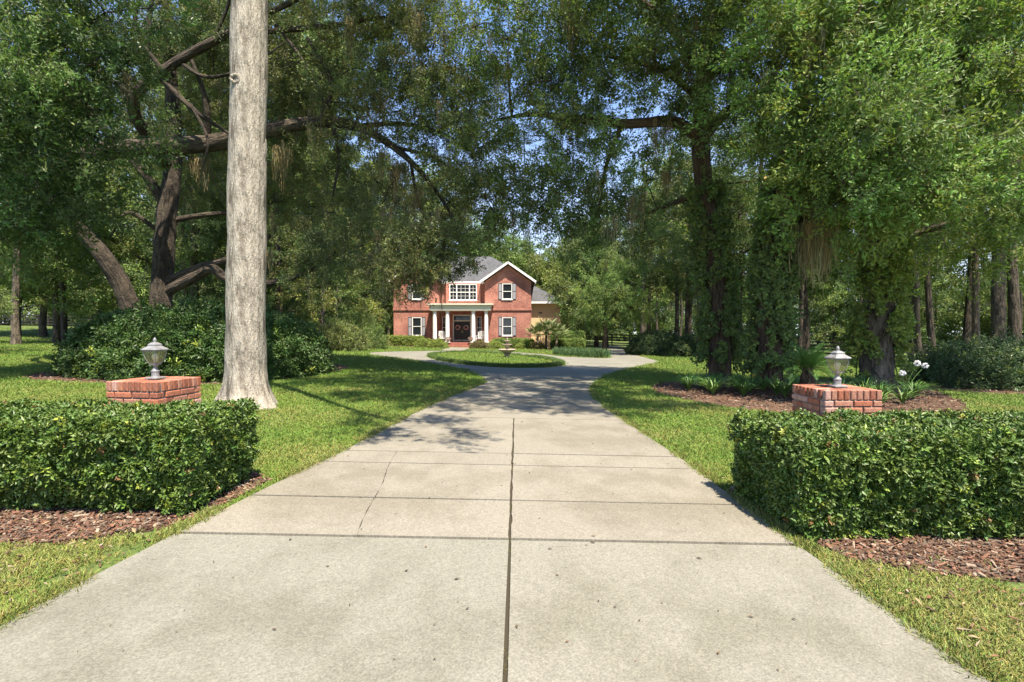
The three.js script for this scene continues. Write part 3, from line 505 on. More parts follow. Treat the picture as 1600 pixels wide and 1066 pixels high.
// ------------------------------------------------------------------ gate pillars and their lamps
const bkTex = layers(256, [[6, 6, 0.8], [23, 17, 0.7], [70, 64, 0.6]], 401);
const brickGrain = texture(256, (x, y, i) => { const v = 0.85 + 0.42 * bkTex[i]; return [v, v, v]; }, [4, 4]);
const brickBump = texture(256, (x, y, i) => { const v = 0.5 + 0.5 * bkTex[i]; return [v, v, v]; }, [4, 4], false);
M.bricks = [[0.46, 0.165, 0.09], [0.4, 0.14, 0.075], [0.48, 0.2, 0.115], [0.36, 0.14, 0.085], [0.44, 0.21, 0.14], [0.33, 0.12, 0.07]].map((c) => std({ color: lin(...c), map: brickGrain, bumpMap: brickBump, bumpScale: 0.004, roughness: 0.92 }));
M.mortar = std({ color: lin(0.36, 0.32, 0.27), map: brickGrain, bumpMap: brickBump, bumpScale: 0.004 });
M.limeBrick = std({ color: lin(0.56, 0.33, 0.26), map: brickGrain, bumpMap: brickBump, bumpScale: 0.004 });
function pillar(x, d, turn, seed, label, top) {
  const y0 = G(x, d), t = thing('gate_pillar', label, 'pillar', [x, y0, -d], turn, 'brick gate pillars beside the drive'), r = rng(seed), W = 0.605;
  const pick = () => r() < 0.14 ? M.limeBrick : M.bricks[(r() * 6) | 0];
  const geos = {}, brick = (w, h, dd, px, py, pz) => { const k = [w, h, dd].map((v) => v.toFixed(3)).join(); geos[k] ??= chamferBox(w, h, dd, 0.006); const m = part('brick', geos[k], pick(), t); m.position.set(px + (r() - 0.5) * 0.004, py + (r() - 0.5) * 0.002, pz + (r() - 0.5) * 0.004); m.rotation.y = (r() - 0.5) * 0.015; };
  part('mortar', box(W - 0.04, top + 0.1 - 0.02, W - 0.04, 0, (top - 0.1 - 0.02) / 2, 0), M.mortar, t);
  const p = W / 9, bw = p - 0.014, H = 0.098;   // crowning course on edge, nine to a side
  for (let i = 0; i < 9; i++) for (const s of [-1, 1]) {
    const c = -W / 2 + p * (i + 0.5), dp = clamp(Math.min(i, 8 - i) * p + bw, bw, 0.19);
    brick(bw, H, dp, c, top - H / 2, s * (W / 2 - dp / 2)); if (i > 0 && i < 8) brick(dp - 0.012 > bw ? dp - 0.012 : bw, H, bw, s * (W / 2 - Math.max(dp - 0.012, bw) / 2), top - H / 2, c);
  }
  for (let k = 0; k < 3; k++) brick(0.2, 0.05, 0.058, 0, top - 0.032, -0.068 + k * 0.068);
  const ch = 0.067;
  for (let c = 0; c < 15; c++) {
    const y = top - H - 0.011 - ch * c - 0.028; if (y < -0.06) break;
    const l = W / 3;
    for (const s of [-1, 1]) for (let k = 0; k < (c % 2 ? 3 : 4); k++) {
      const odd = c % 2, a = odd ? -W / 2 + l * k : k === 0 ? -W / 2 : -W / 2 + l * (k - 0.5), b = odd ? a + l : k === 0 ? -W / 2 + l / 2 : k === 3 ? W / 2 : a + l, w = b - a - 0.014, cx = (a + b) / 2;
      brick(w, 0.054, 0.09, cx, y, s * (W / 2 - 0.045));
      const a2 = Math.max(a, -W / 2 + 0.1), b2 = Math.min(b, W / 2 - 0.1); if (b2 - a2 > 0.03) brick(0.09, 0.056, b2 - a2 - 0.011, s * (W / 2 - 0.045), y, (a2 + b2) / 2);
    }
  }
  return y0 + top;
}
M.lampMetal = std({ color: lin(0.27, 0.27, 0.27), roughness: 0.6, metalness: 0.15, map: brickGrain }); M.lampShade = new THREE.MeshPhysicalMaterial({ color: lin(0.82, 0.82, 0.62), transmission: 1, thickness: 0, roughness: 0.42, side: THREE.DoubleSide });
M.bulb = std({ color: lin(0.85, 0.84, 0.8), roughness: 0.4 });
function squareLoft(prof) {   // [half width, y] rings
  const pos = [], q = (a, b, c, e) => { for (const p of [a, b, c, a, c, e]) pos.push(...p); }, C = [[1, 1], [1, -1], [-1, -1], [-1, 1]];
  for (let i = 0; i < prof.length - 1; i++) for (let k = 0; k < 4; k++) { const [w, y] = prof[i], [v, z] = prof[i + 1], a = C[k], b = C[(k + 1) % 4]; q([a[0] * w, y, a[1] * w], [a[0] * v, z, a[1] * v], [b[0] * v, z, b[1] * v], [b[0] * w, y, b[1] * w]); }
  const g = new THREE.BufferGeometry(); g.setAttribute('position', new THREE.Float32BufferAttribute(pos, 3)); g.computeVertexNormals(); const uv = []; for (let i = 0; i < pos.length; i += 3) uv.push(pos[i] + pos[i + 2], pos[i + 1]); g.setAttribute('uv', new THREE.Float32BufferAttribute(uv, 2)); return g;
}
function postLamp(x, y, d, turn, label) {
  const t = thing('post_lamp', label, 'lamp', [x, y, -d], turn, 'lanterns on the gate pillars');
  t.scale.set(0.96, 1.14, 0.96);
  part('base_plate', chamferBox(0.145, 0.018, 0.145, 0.005).translate(0, 0.01, 0), M.lampMetal, t);
  part('stem', lathe([[0.046, 0.019], [0.044, 0.026], [0.038, 0.03], [0.038, 0.068], [0.042, 0.072], [0.042, 0.078], [0.03, 0.09], [0.02, 0.105], [0.017, 0.115], [0.024, 0.13], [0.03, 0.14], [0, 0.141]], 24), M.lampMetal, t);
  const hw = (u) => 0.034 + 0.042 * Math.pow(Math.sin(u * Math.PI / 2), 0.8), y0 = 0.142, hh = 0.128, prof = []; for (let i = 0; i <= 10; i++) prof.push([hw(i / 10), y0 + hh * i / 10]);
  const ring = (a, b, w, v) => squareLoft([[w - 0.009, a], [w, a], [v, b], [v - 0.009, b], [w - 0.009, a]]);
  part('lower_ring', ring(y0 - 0.008, y0 + 0.008, 0.038, 0.042), M.lampMetal, t); part('upper_ring', ring(y0 + hh - 0.006, y0 + hh + 0.008, 0.08, 0.08), M.lampMetal, t);
  for (let k = 0; k < 4; k++) {
    const pos = []; for (let i = 0; i < 10; i++) { const [a, ya] = prof[i], [b, yb] = prof[i + 1], e = 0.004; for (const p of [[-a + e, ya, a], [a - e, ya, a], [b - e, yb, b], [-a + e, ya, a], [b - e, yb, b], [-b + e, yb, b]]) pos.push(...p); }
    const g = new THREE.BufferGeometry(); g.setAttribute('position', new THREE.Float32BufferAttribute(pos, 3)); g.computeVertexNormals();
    const m = part('glass_panel', g, M.lampShade, t); m.rotation.y = k * Math.PI / 2;
    const rib = part('rib', limb(prof.map(([w, yy]) => [w, yy, w, 0.0045]), 6, 12, 0), M.lampMetal, t); rib.rotation.y = k * Math.PI / 2;
  }
  part('roof', squareLoft([[0, 0.272], [0.091, 0.272], [0.095, 0.278], [0.089, 0.286], [0.052, 0.31], [0.046, 0.318], [0.05, 0.323], [0.046, 0.33], [0.02, 0.346], [0, 0.347]]), M.lampMetal, t);
  part('finial', lathe([[0.02, 0.342], [0.013, 0.352], [0.019, 0.362], [0.017, 0.374], [0.008, 0.388], [0, 0.394]], 16), M.lampMetal, t);
  part('bulb', lathe([[0, 0.142], [0.017, 0.142], [0.017, 0.17], [0.028, 0.19], [0.033, 0.21], [0.028, 0.232], [0.013, 0.244], [0, 0.246]], 20), M.bulb, t);
}
{
  const y1 = pillar(-3.84, 5.5, -0.14, 501, 'square red brick gate pillar before the big pale tree trunk', 1.02);
  postLamp(-3.84, y1, 5.5, -0.14, 'grey lantern on the brick pillar before the pale tree trunk');
  const y2 = pillar(3.5, 5.53, 0.02, 503, 'square red brick gate pillar before the sago palm', 1.075);
  postLamp(3.53, y2, 5.54, 0.06, 'grey lantern on the brick pillar before the sago palm');
}
// ------------------------------------------------------------------ clipped hedges at the gate
shellPlant({ name: 'clipped_hedge', label: 'low clipped green hedge in front of the pillar by the pale tree trunk', category: 'hedge', group: 'clipped hedges at the gate', x: -5.16, d: 4.68, turn: 0.02, seed: 601, count: 44000, geos: CLUSTER, leaf: M.hedgeLeaf, green: GREEN.hedge, surface: hedgeSurface(5, 0.73, 1.06, 0.15), lump: 0.05, depth: 0.24, young: 0.035, brown: 0.012, core: stemCore(7, 4.8, 0.85, 0.75, 150) });
shellPlant({ name: 'clipped_hedge', label: 'low clipped green hedge in front of the pillar by the sago palm', category: 'hedge', group: 'clipped hedges at the gate', x: 4.86, d: 4.66, turn: 0.05, seed: 603, count: 48000, geos: CLUSTER, leaf: M.hedgeLeaf, green: GREEN.hedge, surface: hedgeSurface(5.2, 0.83, 1.14, 0.14), lump: 0.05, depth: 0.24, young: 0.035, brown: 0.012, core: stemCore(8, 5, 0.85, 0.75, 150) });
// ------------------------------------------------------------------ planting round the lawn
[[-11.6, 16.4, 1.9, 1.7, 2.2], [-9.9, 15.9, 2.1, 1.9, 2.3], [-8.1, 16.3, 1.9, 1.75, 2.4]].forEach(([x, d, rx, h, rz], i) => shellPlant({ name: 'azalea_shrub', label: 'big rounded dark green azalea massed behind the pale tree trunk', category: 'shrub', group: 'dark azaleas behind the pale trunk', x, d, seed: 620 + i, count: 8500, geos: BUSH, leaf: M.hedgeLeaf, green: GREEN.azalea, young: 0.03, surface: domeSurface(rx, h, rz), lump: 0.3, depth: 0.35, size: 1.15, core: stemCore(9 + i, rx, h, rz, 40) }));
[[-14, 36, 2.4, 2.0], [-11.5, 34, 1.6, 1.3], [-12.6, 40, 2.4, 2.4], [-16.5, 34, 2, 1.6]].forEach(([x, d, rx, h], i) => shellPlant({ name: 'woodland_shrub', label: 'loose leafy shrub at the edge of the trees near the house', category: 'shrub', group: 'shrubs under the trees beside the house', x, d, seed: 630 + i, count: 1700, geos: SPRAY, green: i % 2 ? GREEN.olive : GREEN.oak, surface: domeSurface(rx, h, rx), lump: 0.35, depth: 0.4, size: 1.3 }));
[[-10.3, 48.3, 3.6, 0.72, 0.8, 'trimmed yellow green hedge under the windows left of the porch'], [0.1, 48.4, 3.6, 0.66, 0.8, 'trimmed green hedge under the windows on the fountain side of the porch'], [5.4, 49.4, 2.8, 1.5, 1.0, 'tall clipped hedge screening the beige garage wall'], [5.2, 47.9, 2.6, 0.75, 0.8, 'lower clipped hedge before the tall hedge at the garage']].forEach(([x, d, w, h, dd, label], i) => shellPlant({ name: 'foundation_hedge', label, category: 'hedge', x, d, seed: 640 + i, count: 2600, geos: BUSH, green: i ? GREEN.bright : GREEN.lime, surface: hedgeSurface(w, h, dd, 0.03), lump: 0.08, depth: 0.12, size: 1.1 }));
[[-13.4, 47.6, 0.9], [-12.1, 47.2, 0.7], [-8.1, 46.9, 0.6], [-6.6, 45.7, 0.6], [-2.9, 45.6, 0.55], [-1.6, 47, 0.5], [1.3, 46.9, 0.5], [2.2, 46.8, 0.5]].forEach(([x, d, h], i) => shellPlant({ name: 'bedding_shrub', label: 'small golden green shrub in the bed before the house', category: 'shrub', group: 'small shrubs before the house front', x, d, seed: 660 + i, count: 520, geos: BUSH, green: i % 3 === 1 ? [0.2, 0.16, 0.05] : GREEN.lime, surface: domeSurface(0.75, h, 0.6), lump: 0.12, depth: 0.15, size: 1.1 }));
[[10.6, 37.5, 1.9, 1.5], [13, 36.2, 1.9, 1.2], [16.5, 38, 2.2, 1.7], [8.9, 41, 0, 0]].forEach(([x, d, rx, h], i) => rx && shellPlant({ name: 'camellia_shrub', label: 'dark glossy shrub among the trunks across the loop drive', category: 'shrub', group: 'dark shrubs across the loop drive', x, d, seed: 680 + i, count: 2400, geos: BUSH, green: GREEN.azalea, surface: domeSurface(rx, h, rx), lump: 0.25, depth: 0.3, size: 1.5 }));
[[15, 17, 1.2, 0.9], [16.8, 17.2, 1.5, 1.2], [19, 17.8, 1.6, 1.2]].forEach(([x, d, rx, h], i) => shellPlant({ name: 'fern_shrub', label: 'dark feathery shrub in the bed under the woodland trees', category: 'shrub', group: 'dark feathery shrubs in the far bed', x, d, seed: 690 + i, count: 2400, geos: SPRAY, green: GREEN.azalea, surface: domeSurface(rx, h, rx), lump: 0.5, depth: 0.6, size: 0.95 }));
// strap-leaved plants
function strapLeaf(r, h, spread, w, droop) {
  const a = r() * 6.28, pos = [], n = 6, s = V(-Math.sin(a), 0, Math.cos(a)); let prev = null;
  for (let i = 0; i <= n; i++) { const t = i / n, out = spread * t * (0.4 + 0.6 * t), y = h * (t - droop * t * t * t), c = V(Math.cos(a) * out, y, Math.sin(a) * out), k = w / 2 * (t < 0.15 ? 0.6 + t * 2.6 : 1 - Math.pow(t, 3)), q = [c.clone().addScaledVector(s, k), c.clone().addScaledVector(s, -k)]; if (prev) for (const p of [prev[0], prev[1], q[1], prev[0], q[1], q[0]]) pos.push(p.x, p.y, p.z); prev = q; }
  return fromTriangles(pos);
}
M.strap = [[0.09, 0.2, 0.04], [0.07, 0.16, 0.03], [0.13, 0.23, 0.05]].map((c) => std({ color: lin(...c), roughness: 0.5 }));
M.white = std({ color: lin(0.85, 0.85, 0.87), roughness: 0.7 });
function clump(name, label, category, group, x, d, n, h, spread, w, seed, k = 0) { const r = rng(seed), t = thing(name, label, category, [x, G(x, d) + 0.01, -d], r() * 6, group); part('leaves', merge(Array.from({ length: n }, () => strapLeaf(r, h * (0.7 + r() * 0.5), spread * (0.5 + r() * 0.8), w, 0.25 + r() * 0.35))), M.strap[(k || (r() * 3) | 0) % 3], t, 'stuff'); return t; }
{
  const r = rng(710);
  [[5.3, 13.7], [5.7, 14.1], [5.0, 14.4], [6.1, 13.6], [6.5, 13.9], [6.9, 13.3], [7.7, 13.4], [5.5, 14.9], [6.1, 15.2], [6.9, 12.9], [8.1, 12.9], [8.6, 13.3], [9.1, 12.6], [7.3, 12.5], [8.9, 13.9], [10.3, 13.1], [9.6, 13.4], [8.3, 12.2], [10.9, 13.8], [5.9, 13.0], [5.2, 13.2], [6.4, 14.6], [7.9, 14.2], [8.3, 14.6], [7.0, 14.2], [9.8, 14.2], [10.4, 15], [4.8, 13.9]].forEach(([x, d], i) => clump('liriope_clump', 'clump of long green strap leaves in the mulch round the oaks', 'plant', 'strap leaved clumps under the oaks', x, d, 75, 0.62, 0.5, 0.026, 720 + i));
  for (const [x, d, hs, lab] of [[9.35, 12.2, [[0.25, 0.98, 0.1], [0.5, 0.92, 0.02], [-0.1, 0.75, 0.1]], 'agapanthus clump with white flower heads on tall stems'], [8.35, 11.6, [], 'leafy agapanthus clump without flowers behind the pillar']]) {
    const t = clump('agapanthus', lab, 'plant', null, x, d, 50, 0.5, 0.45, 0.035, 760 + (x * 10 | 0), 2); t.rotation.y = 0;
    for (const [px, h, pz] of hs) {
      part('flower_stem', limb([[0, 0.02, 0, 0.007], [px * 0.4, h * 0.6, pz * 0.5, 0.006], [px, h, pz, 0.005]], 6, 8, 0), M.strap[0], t);
      const l = []; for (let i = 0; i < 60; i++) { const u = unit(r), p = V(px, h, pz).addScaledVector(u, 0.04 + r() * 0.015); l.push(new THREE.ConeGeometry(0.017, 0.035, 5, 1, true).applyMatrix4(place(p, u.clone().negate(), 0, 1))); }
      part('flower_head', merge(l), M.white, t);
    }
  }
  // young stems in the bed beside the lamp
  clump('iris_clump', 'pale upright strap leaves beside the sago palm', 'plant', null, 8.0, 11.6, 26, 0.85, 0.35, 0.03, 790, 2);
}
{ // sago palm
  const x = 6.95, d = 12, r = rng(800), t = thing('sago_palm', 'sago palm with stout dark trunk and arching feathery fronds', 'palm', [x, G(x, d), -d]);
  part('trunk', limb([[0, -0.05, 0, 0.13], [0, 0.25, 0, 0.15], [0.01, 0.6, 0, 0.15], [0.01, 0.85, 0, 0.09]], 20, 26, 0.35, 3), M.barkOak, t);
  const mat = std({ color: lin(0.045, 0.12, 0.02), roughness: 0.5 });
  for (let i = 0; i < 44; i++) {
    const a = i * 2.4 + r() * 0.3, up = i / 44, pos = [], L = 0.72 + r() * 0.15, el = 0.15 + 1.15 * up, n = 26; let p = V(0, 0.78, 0), prev = null;
    for (let k = 0; k <= n; k++) {
      const e = el - 1.0 * (k / n) * (1.1 - up * 0.6), dir = V(Math.cos(a) * Math.cos(e), Math.sin(e), Math.sin(a) * Math.cos(e)), s = V(-Math.sin(a), 0, Math.cos(a)), nn = V().crossVectors(s, dir).normalize(); if (nn.y < 0) nn.negate();
      if (k > 3) for (const q of [-1, 1]) { const ll = 0.15 * Math.sin(Math.PI * Math.pow(k / n, 0.8)) + 0.03; leafTriangles(pos, p.clone(), s.clone().multiplyScalar(q).addScaledVector(dir, 0.55).addScaledVector(nn, 0.35).normalize(), nn, ll, 0.017, 0.1); }
      if (prev) { const w = s.clone().multiplyScalar(0.006); for (const z of [prev.clone().sub(w), prev.clone().add(w), p.clone().add(w), prev.clone().sub(w), p.clone().add(w), p.clone().sub(w)]) pos.push(z.x, z.y, z.z); }
      prev = p.clone(); p = p.clone().addScaledVector(dir, L / n);
    }
    part('frond', fromTriangles(pos), mat, t);
  }
}
// fan palms by the garage
[[2.3, 46.4, 2.2], [3.1, 46.9, 3.3], [4.0, 46.3, 2.5]].forEach(([x, d, h], i) => {
  const r = rng(820 + i), t = thing('fan_palm', ['short fan palm with stiff grey green leaves by the brick corner', 'tallest fan palm before the beige garage wall', 'bushy fan palm beside the clipped hedges'][i], 'palm', [x, G(x, d), -d]), mat = std({ color: lin(0.16, 0.2, 0.07), roughness: 0.6 });
  part('trunk', limb([[0, -0.1, 0, 0.12], [0.03, h * 0.3, 0, 0.1], [0.02, h * 0.55, 0, 0.08]], 10, 10, 0.2, i), M.barkGrey, t);
  for (let k = 0; k < 20; k++) {
    const a = k * 2.4, el = 0.1 + 1.2 * (k / 20), L = 0.6 + r() * 0.35, c = V(0.02, h * 0.5, 0), e = c.clone().add(V(Math.cos(a) * Math.cos(el), Math.sin(el), Math.sin(a) * Math.cos(el)).multiplyScalar(L)), dir = e.clone().sub(c).normalize(), s = V(-Math.sin(a), 0, Math.cos(a)), pos = [];
    for (let q = -9; q <= 9; q++) leafTriangles(pos, e.clone(), dir.clone().multiplyScalar(Math.cos(q * 0.17)).addScaledVector(s, Math.sin(q * 0.17)).add(V(0, -0.05 * Math.abs(q) * 0.2, 0)).normalize(), V(0, 1, 0.2), 0.8 * (0.8 + r() * 0.3), 0.07, 0.15);
    const f = part('fan_leaf', fromTriangles(pos), mat, t); part('leaf_stalk', limb([[c.x, c.y, c.z, 0.012], [(c.x + e.x) / 2, (c.y + e.y) / 2 + 0.03, (c.z + e.z) / 2, 0.01], [e.x, e.y, e.z, 0.008]], 5, 5, 0), mat, f);
  }
});
// dark edging grass round the island and under the corner tree
{
  const r = rng(840), g = [1, 2, 3].map((s) => tuft(s * 51, 18, 0.12, 0.3, 0.016, 0.7)), L = [[], [], []], put = (x, d, s, c) => L[(r() * 3) | 0].push({ m: place(V(x, G(x, d) + 0.01, -d), Y, r() * 6.28, s * (0.8 + r() * 0.5)), c: tint(c, r, 0.3) });
  for (let i = 0; i < 5200; i++) { const k = r() * island.length | 0, a = island[k], b = island[(k + 1) % island.length], f = r(), x = a[0] + (b[0] - a[0]) * f, d = a[1] + (b[1] - a[1]) * f, cx = -1.3, cd = 28, q = 0.02 + r() * 0.09; if (d > 30 && r() > 0.25) continue; put(x + (cx - x) * q, d + (cd - d) * q * 0.8, 0.55, [0.09, 0.15, 0.03]); }
  for (let i = 0; i < 900; i++) { const x = 3 + r() * 3.2, d = 30 + r() * 7; if (inside(beds.corner, x, d)) put(x, d, 1.5, [0.06, 0.12, 0.035]); }
  const o = new THREE.Group(); o.name = 'border_grass'; scene.add(o); tag(o, 'dark tufted border grass edging the oval island', 'grass', null, 'stuff'); L.forEach((l, i) => instanced('border_tufts', g[i], M.blade, l, o));
}
{ // fountain
  const x = -0.27, d = 28.6, t = thing('garden_fountain', 'three tiered weathered stone fountain on the oval lawn', 'fountain', [x, G(x, d), -d]), m = std({ color: lin(0.42, 0.36, 0.28), map: brickGrain, bumpMap: brickBump, bumpScale: 0.01 });
  part('foot', lathe([[0, 0], [0.26, 0], [0.27, 0.04], [0.2, 0.07], [0.14, 0.12], [0.16, 0.2], [0.26, 0.27], [0, 0.275]], 24), m, t);
  const bowl = (r, y, h) => { const g = lathe([[0.06, y], [r * 0.5, y + h * 0.15], [r * 0.92, y + h * 0.75], [r, y + h], [r * 1.05, y + h * 1.02], [r * 1.04, y + h * 0.86], [r * 0.98, y + h * 1.12], [r * 0.9, y + h * 0.95], [r * 0.5, y + h * 0.45], [0, y + h * 0.4]], 32), p = g.attributes.position; for (let i = 0; i < p.count; i++) { const a = Math.atan2(p.getZ(i), p.getX(i)), q = Math.hypot(p.getX(i), p.getZ(i)); if (q > r * 0.85) { const k = 1 + 0.035 * Math.cos(a * 8); p.setX(i, p.getX(i) * k); p.setZ(i, p.getZ(i) * k); } } g.computeVertexNormals(); return g; };
  part('basin', bowl(0.47, 0.27, 0.2), m, t); part('column', lathe([[0.1, 0.38], [0.07, 0.46], [0.11, 0.54], [0.06, 0.62], [0.09, 0.66]], 18), m, t); part('middle_bowl', bowl(0.26, 0.64, 0.12), m, t); part('upper_column', lathe([[0.07, 0.7], [0.05, 0.77], [0.075, 0.83], [0.04, 0.88]], 16), m, t); part('top_bowl', bowl(0.17, 0.87, 0.09), m, t); part('finial', lathe([[0.04, 0.9], [0.05, 0.98], [0.025, 1.02], [0.05, 1.07], [0.03, 1.12], [0, 1.14]], 16), m, t);
}
// wreaths, rocking chairs and pots at the front door
M.pink = std({ color: lin(0.62, 0.26, 0.27) }); M.rose = std({ color: lin(0.75, 0.5, 0.5) }); M.fern = std({ color: lin(0.08, 0.15, 0.05) }); M.pot = std({ color: lin(0.6, 0.57, 0.52) }); M.chair = std({ color: lin(0.8, 0.8, 0.78), roughness: 0.5 });
[-5.4, -4.58].forEach((x, i) => {
  const r = rng(850 + i), t = thing('door_wreath', 'round pink flower wreath on the black front door', 'wreath', [x, 1.66, -51.11], 0, 'pair of wreaths on the front doors');
  part('ring', new THREE.TorusGeometry(0.2, 0.045, 8, 28), M.fern, t);
  for (const [m, n] of [[M.pink, 'pink_flowers'], [M.rose, 'pale_flowers']]) part(n, merge(Array.from({ length: 26 }, () => { const a = r() * 6.28, q = 0.2 + gauss(r) * 0.06; return new THREE.IcosahedronGeometry(0.03 + r() * 0.015, 0).translate(Math.cos(a) * q, Math.sin(a) * q, 0.03 + r() * 0.03); })), m, t, 'stuff');
});
[[-6.62, 48.6, 0.35, 'white rocking chair on the porch beside the lantern wall'], [-3.05, 48.6, -0.35, 'white rocking chair on the porch beside the narrow window']].forEach(([x, d, turn, label]) => {
  const t = thing('rocking_chair', label, 'chair', [x, 0.212, -d], turn);
  part('seat', box(0.52, 0.03, 0.48, 0, 0.42, 0), M.chair, t);
  for (let k = 0; k < 5; k++) part('back_slat', box(0.035, 0.66, 0.018, -0.2 + k * 0.1, 0.78, 0).rotateX(-0.18).translate(0, -0.02, -0.1), M.chair, t);
  part('top_rail', box(0.5, 0.08, 0.03, 0, 1.07, -0.31), M.chair, t);
  for (const s of [-1, 1]) {
    part('armrest', box(0.08, 0.03, 0.52, s * 0.29, 0.66, 0.02), M.chair, t); part('front_leg', box(0.04, 0.6, 0.04, s * 0.28, 0.35, 0.22), M.chair, t); part('rear_leg', box(0.04, 1.02, 0.04, s * 0.27, 0.56, -0.2).rotateX(-0.05), M.chair, t);
    part('rocker', limb([[s * 0.28, 0.09, 0.42, 0.018], [s * 0.28, 0.03, 0.15, 0.02], [s * 0.28, 0.025, -0.15, 0.02], [s * 0.28, 0.1, -0.48, 0.018]], 6, 10, 0), M.chair, t);
  }
});
[[-5.95, 47.9, 'pale urn of flowers on the porch beside the inner column'], [-3.85, 47.7, 'pale urn of flowers at the foot of the column by the steps']].forEach(([x, d, label], i) => {
  const r = rng(870 + i), t = thing('flower_urn', label, 'urn', [x, 0.212, -d]);
  part('urn', lathe([[0, 0], [0.12, 0], [0.13, 0.03], [0.06, 0.08], [0.07, 0.12], [0.16, 0.22], [0.19, 0.34], [0.21, 0.36], [0.17, 0.35], [0, 0.33]], 20), M.pot, t);
  const l = []; for (let k = 0; k < 110; k++) { const u = unit(r); u.y = Math.abs(u.y); const tri = []; leafTriangles(tri, V(u.x * 0.2, 0.36 + u.y * 0.14, u.z * 0.2), u, unit(r), 0.11, 0.05, 0.1); l.push(fromTriangles(tri)); } part('leaves', mergeGeometries(l), M.fern, t, 'stuff');
  part('flowers', merge(Array.from({ length: 26 }, () => { const u = unit(r); u.y = Math.abs(u.y); return new THREE.IcosahedronGeometry(0.03, 0).translate(u.x * 0.24, 0.38 + u.y * 0.18, u.z * 0.24); })), M.pink, t, 'stuff');
});
// black board fences
M.fence = std({ color: lin(0.025, 0.024, 0.024), roughness: 0.8 });
function fence(label, pts, rails) {
  const [x0, d0] = pts[0], t = thing('board_fence', label, 'fence', [x0, G(x0, d0), -d0]), y0 = G(x0, d0);
  for (let k = 0; k < pts.length - 1; k++) {
    const [ax, ad] = pts[k], [bx, bd] = pts[k + 1], n = Math.max(1, Math.round(Math.hypot(bx - ax, bd - ad) / 2.44));
    for (let i = 0; i < n; i++) {
      const f = i / n, g = (i + 1) / n, p = [ax + (bx - ax) * f, ad + (bd - ad) * f], q = [ax + (bx - ax) * g, ad + (bd - ad) * g], py = G(...p) - y0, qy = G(...q) - y0;
      part('fence_post', box(0.13, 1.6, 0.13, p[0] - x0, py + 0.62, -(p[1] - d0)), M.fence, t);
      for (let j = 0; j < rails; j++) { const h = 0.3 + j * (1.0 / (rails - 1)), A = V(p[0] - x0, py + h, -(p[1] - d0) + 0.085), B = V(q[0] - x0, qy + h, -(q[1] - d0) + 0.085), L = A.distanceTo(B), m = part('fence_rail', box(L - 0.01, 0.14, 0.03), M.fence, t); m.position.copy(A).lerp(B, 0.5); m.rotation.set(0, Math.atan2(-(B.z - A.z), B.x - A.x), Math.asin((B.y - A.y) / L), 'YXZ'); }
    }
  }
}
fence('black four board fence at the meadow beyond the open lawn', [[-72, 62], [-46, 63], [-34, 66]], 4);
fence('black four board fence running through the woodland trunks', [[9, 68], [16, 60], [24, 50], [34, 47], [56, 47]], 4);
const puffsR1 = [[1.5,10.31,15,1.7,1.36,1.7,15],[3.7,11.09,16,1.9,1.52,1.9,15],[5.34,10.31,15,1.9,1.52,1.9,15],[0.39,8.37,15.5,1.3,1.04,1.3,9],[2.6,9.09,16,1.7,1.36,1.7,16],[4.7,9.09,16,1.9,1.52,1.9,15],[1.6,6.79,16,1.6,1.28,1.6,15],[0.0,6.15,17,1.2,0.96,1.2,9],[3.4,6.79,17,1.8,1.44,1.8,11],[6.34,9.66,14.5,1.9,1.52,1.9,15],[4.5,5.07,18,1.6,1.28,1.6,8],[-0.58,9.83,15.5,1.2,0.96,1.2,7],[7.01,7.01,17,1.5,1.2,1.5,8],[7.0,8.49,16,1.6,1.28,1.6,8],[-0.85,7.64,17,1.3,1.04,1.3,9],[1.12,12.0,15,2,1.6,2,16],[3.75,12.19,15,2.2,1.76,2.2,13],[5.42,11.66,14,2.2,1.76,2.2,13],[2.3,5.41,17.5,1.4,1.12,1.4,8]];
const puffsR2 = [[6.75,9.28,13.5,1.6,1.28,1.6,11],[7.5,7.62,12.5,1.6,1.28,1.6,13],[8.59,8.87,12.5,1.6,1.28,1.6,13],[7.0,7.08,13.5,1.5,1.2,1.5,10],[7.81,5.9,12.5,1.5,1.2,1.5,13],[8.62,6.63,12,1.5,1.2,1.5,13],[8.61,5.1,13,1.1,0.88,1.1,5],[9.38,5.43,12.5,1.3,1.04,1.3,8],[7.31,10.78,13,2,1.6,2,10],[9.06,10.43,12.5,2,1.6,2,10],[7.66,8.71,12.5,1.4,1.12,1.4,9],[9.45,4.05,14,0.6,0.48,0.6,2],[7.96,5.36,14,0.7,0.56,0.7,2]];
const puffsR3 = [[10.85,5.01,14,1.2,0.96,1.2,5],[11.05,6.07,13,1.6,1.28,1.6,11],[12.03,8.02,13,1.6,1.28,1.6,11],[13.83,5.88,14,1.6,1.28,1.6,10],[11.38,9.32,13,1.6,1.28,1.6,11],[10.4,8.02,13,1.6,1.28,1.6,11],[16.4,5.09,16,1.2,0.96,1.2,3],[12.5,9.03,12.5,1.6,1.28,1.6,10],[13.5,5.44,15,1.2,0.96,1.2,5],[11.05,10.78,13,2,1.6,2,9],[13.0,10.95,13,2,1.6,2,9],[13.32,7.53,13,1.6,1.28,1.6,9],[13.2,3.99,16,0.6,0.48,0.6,2],[14.25,4.41,15,0.8,0.64,0.8,2]];
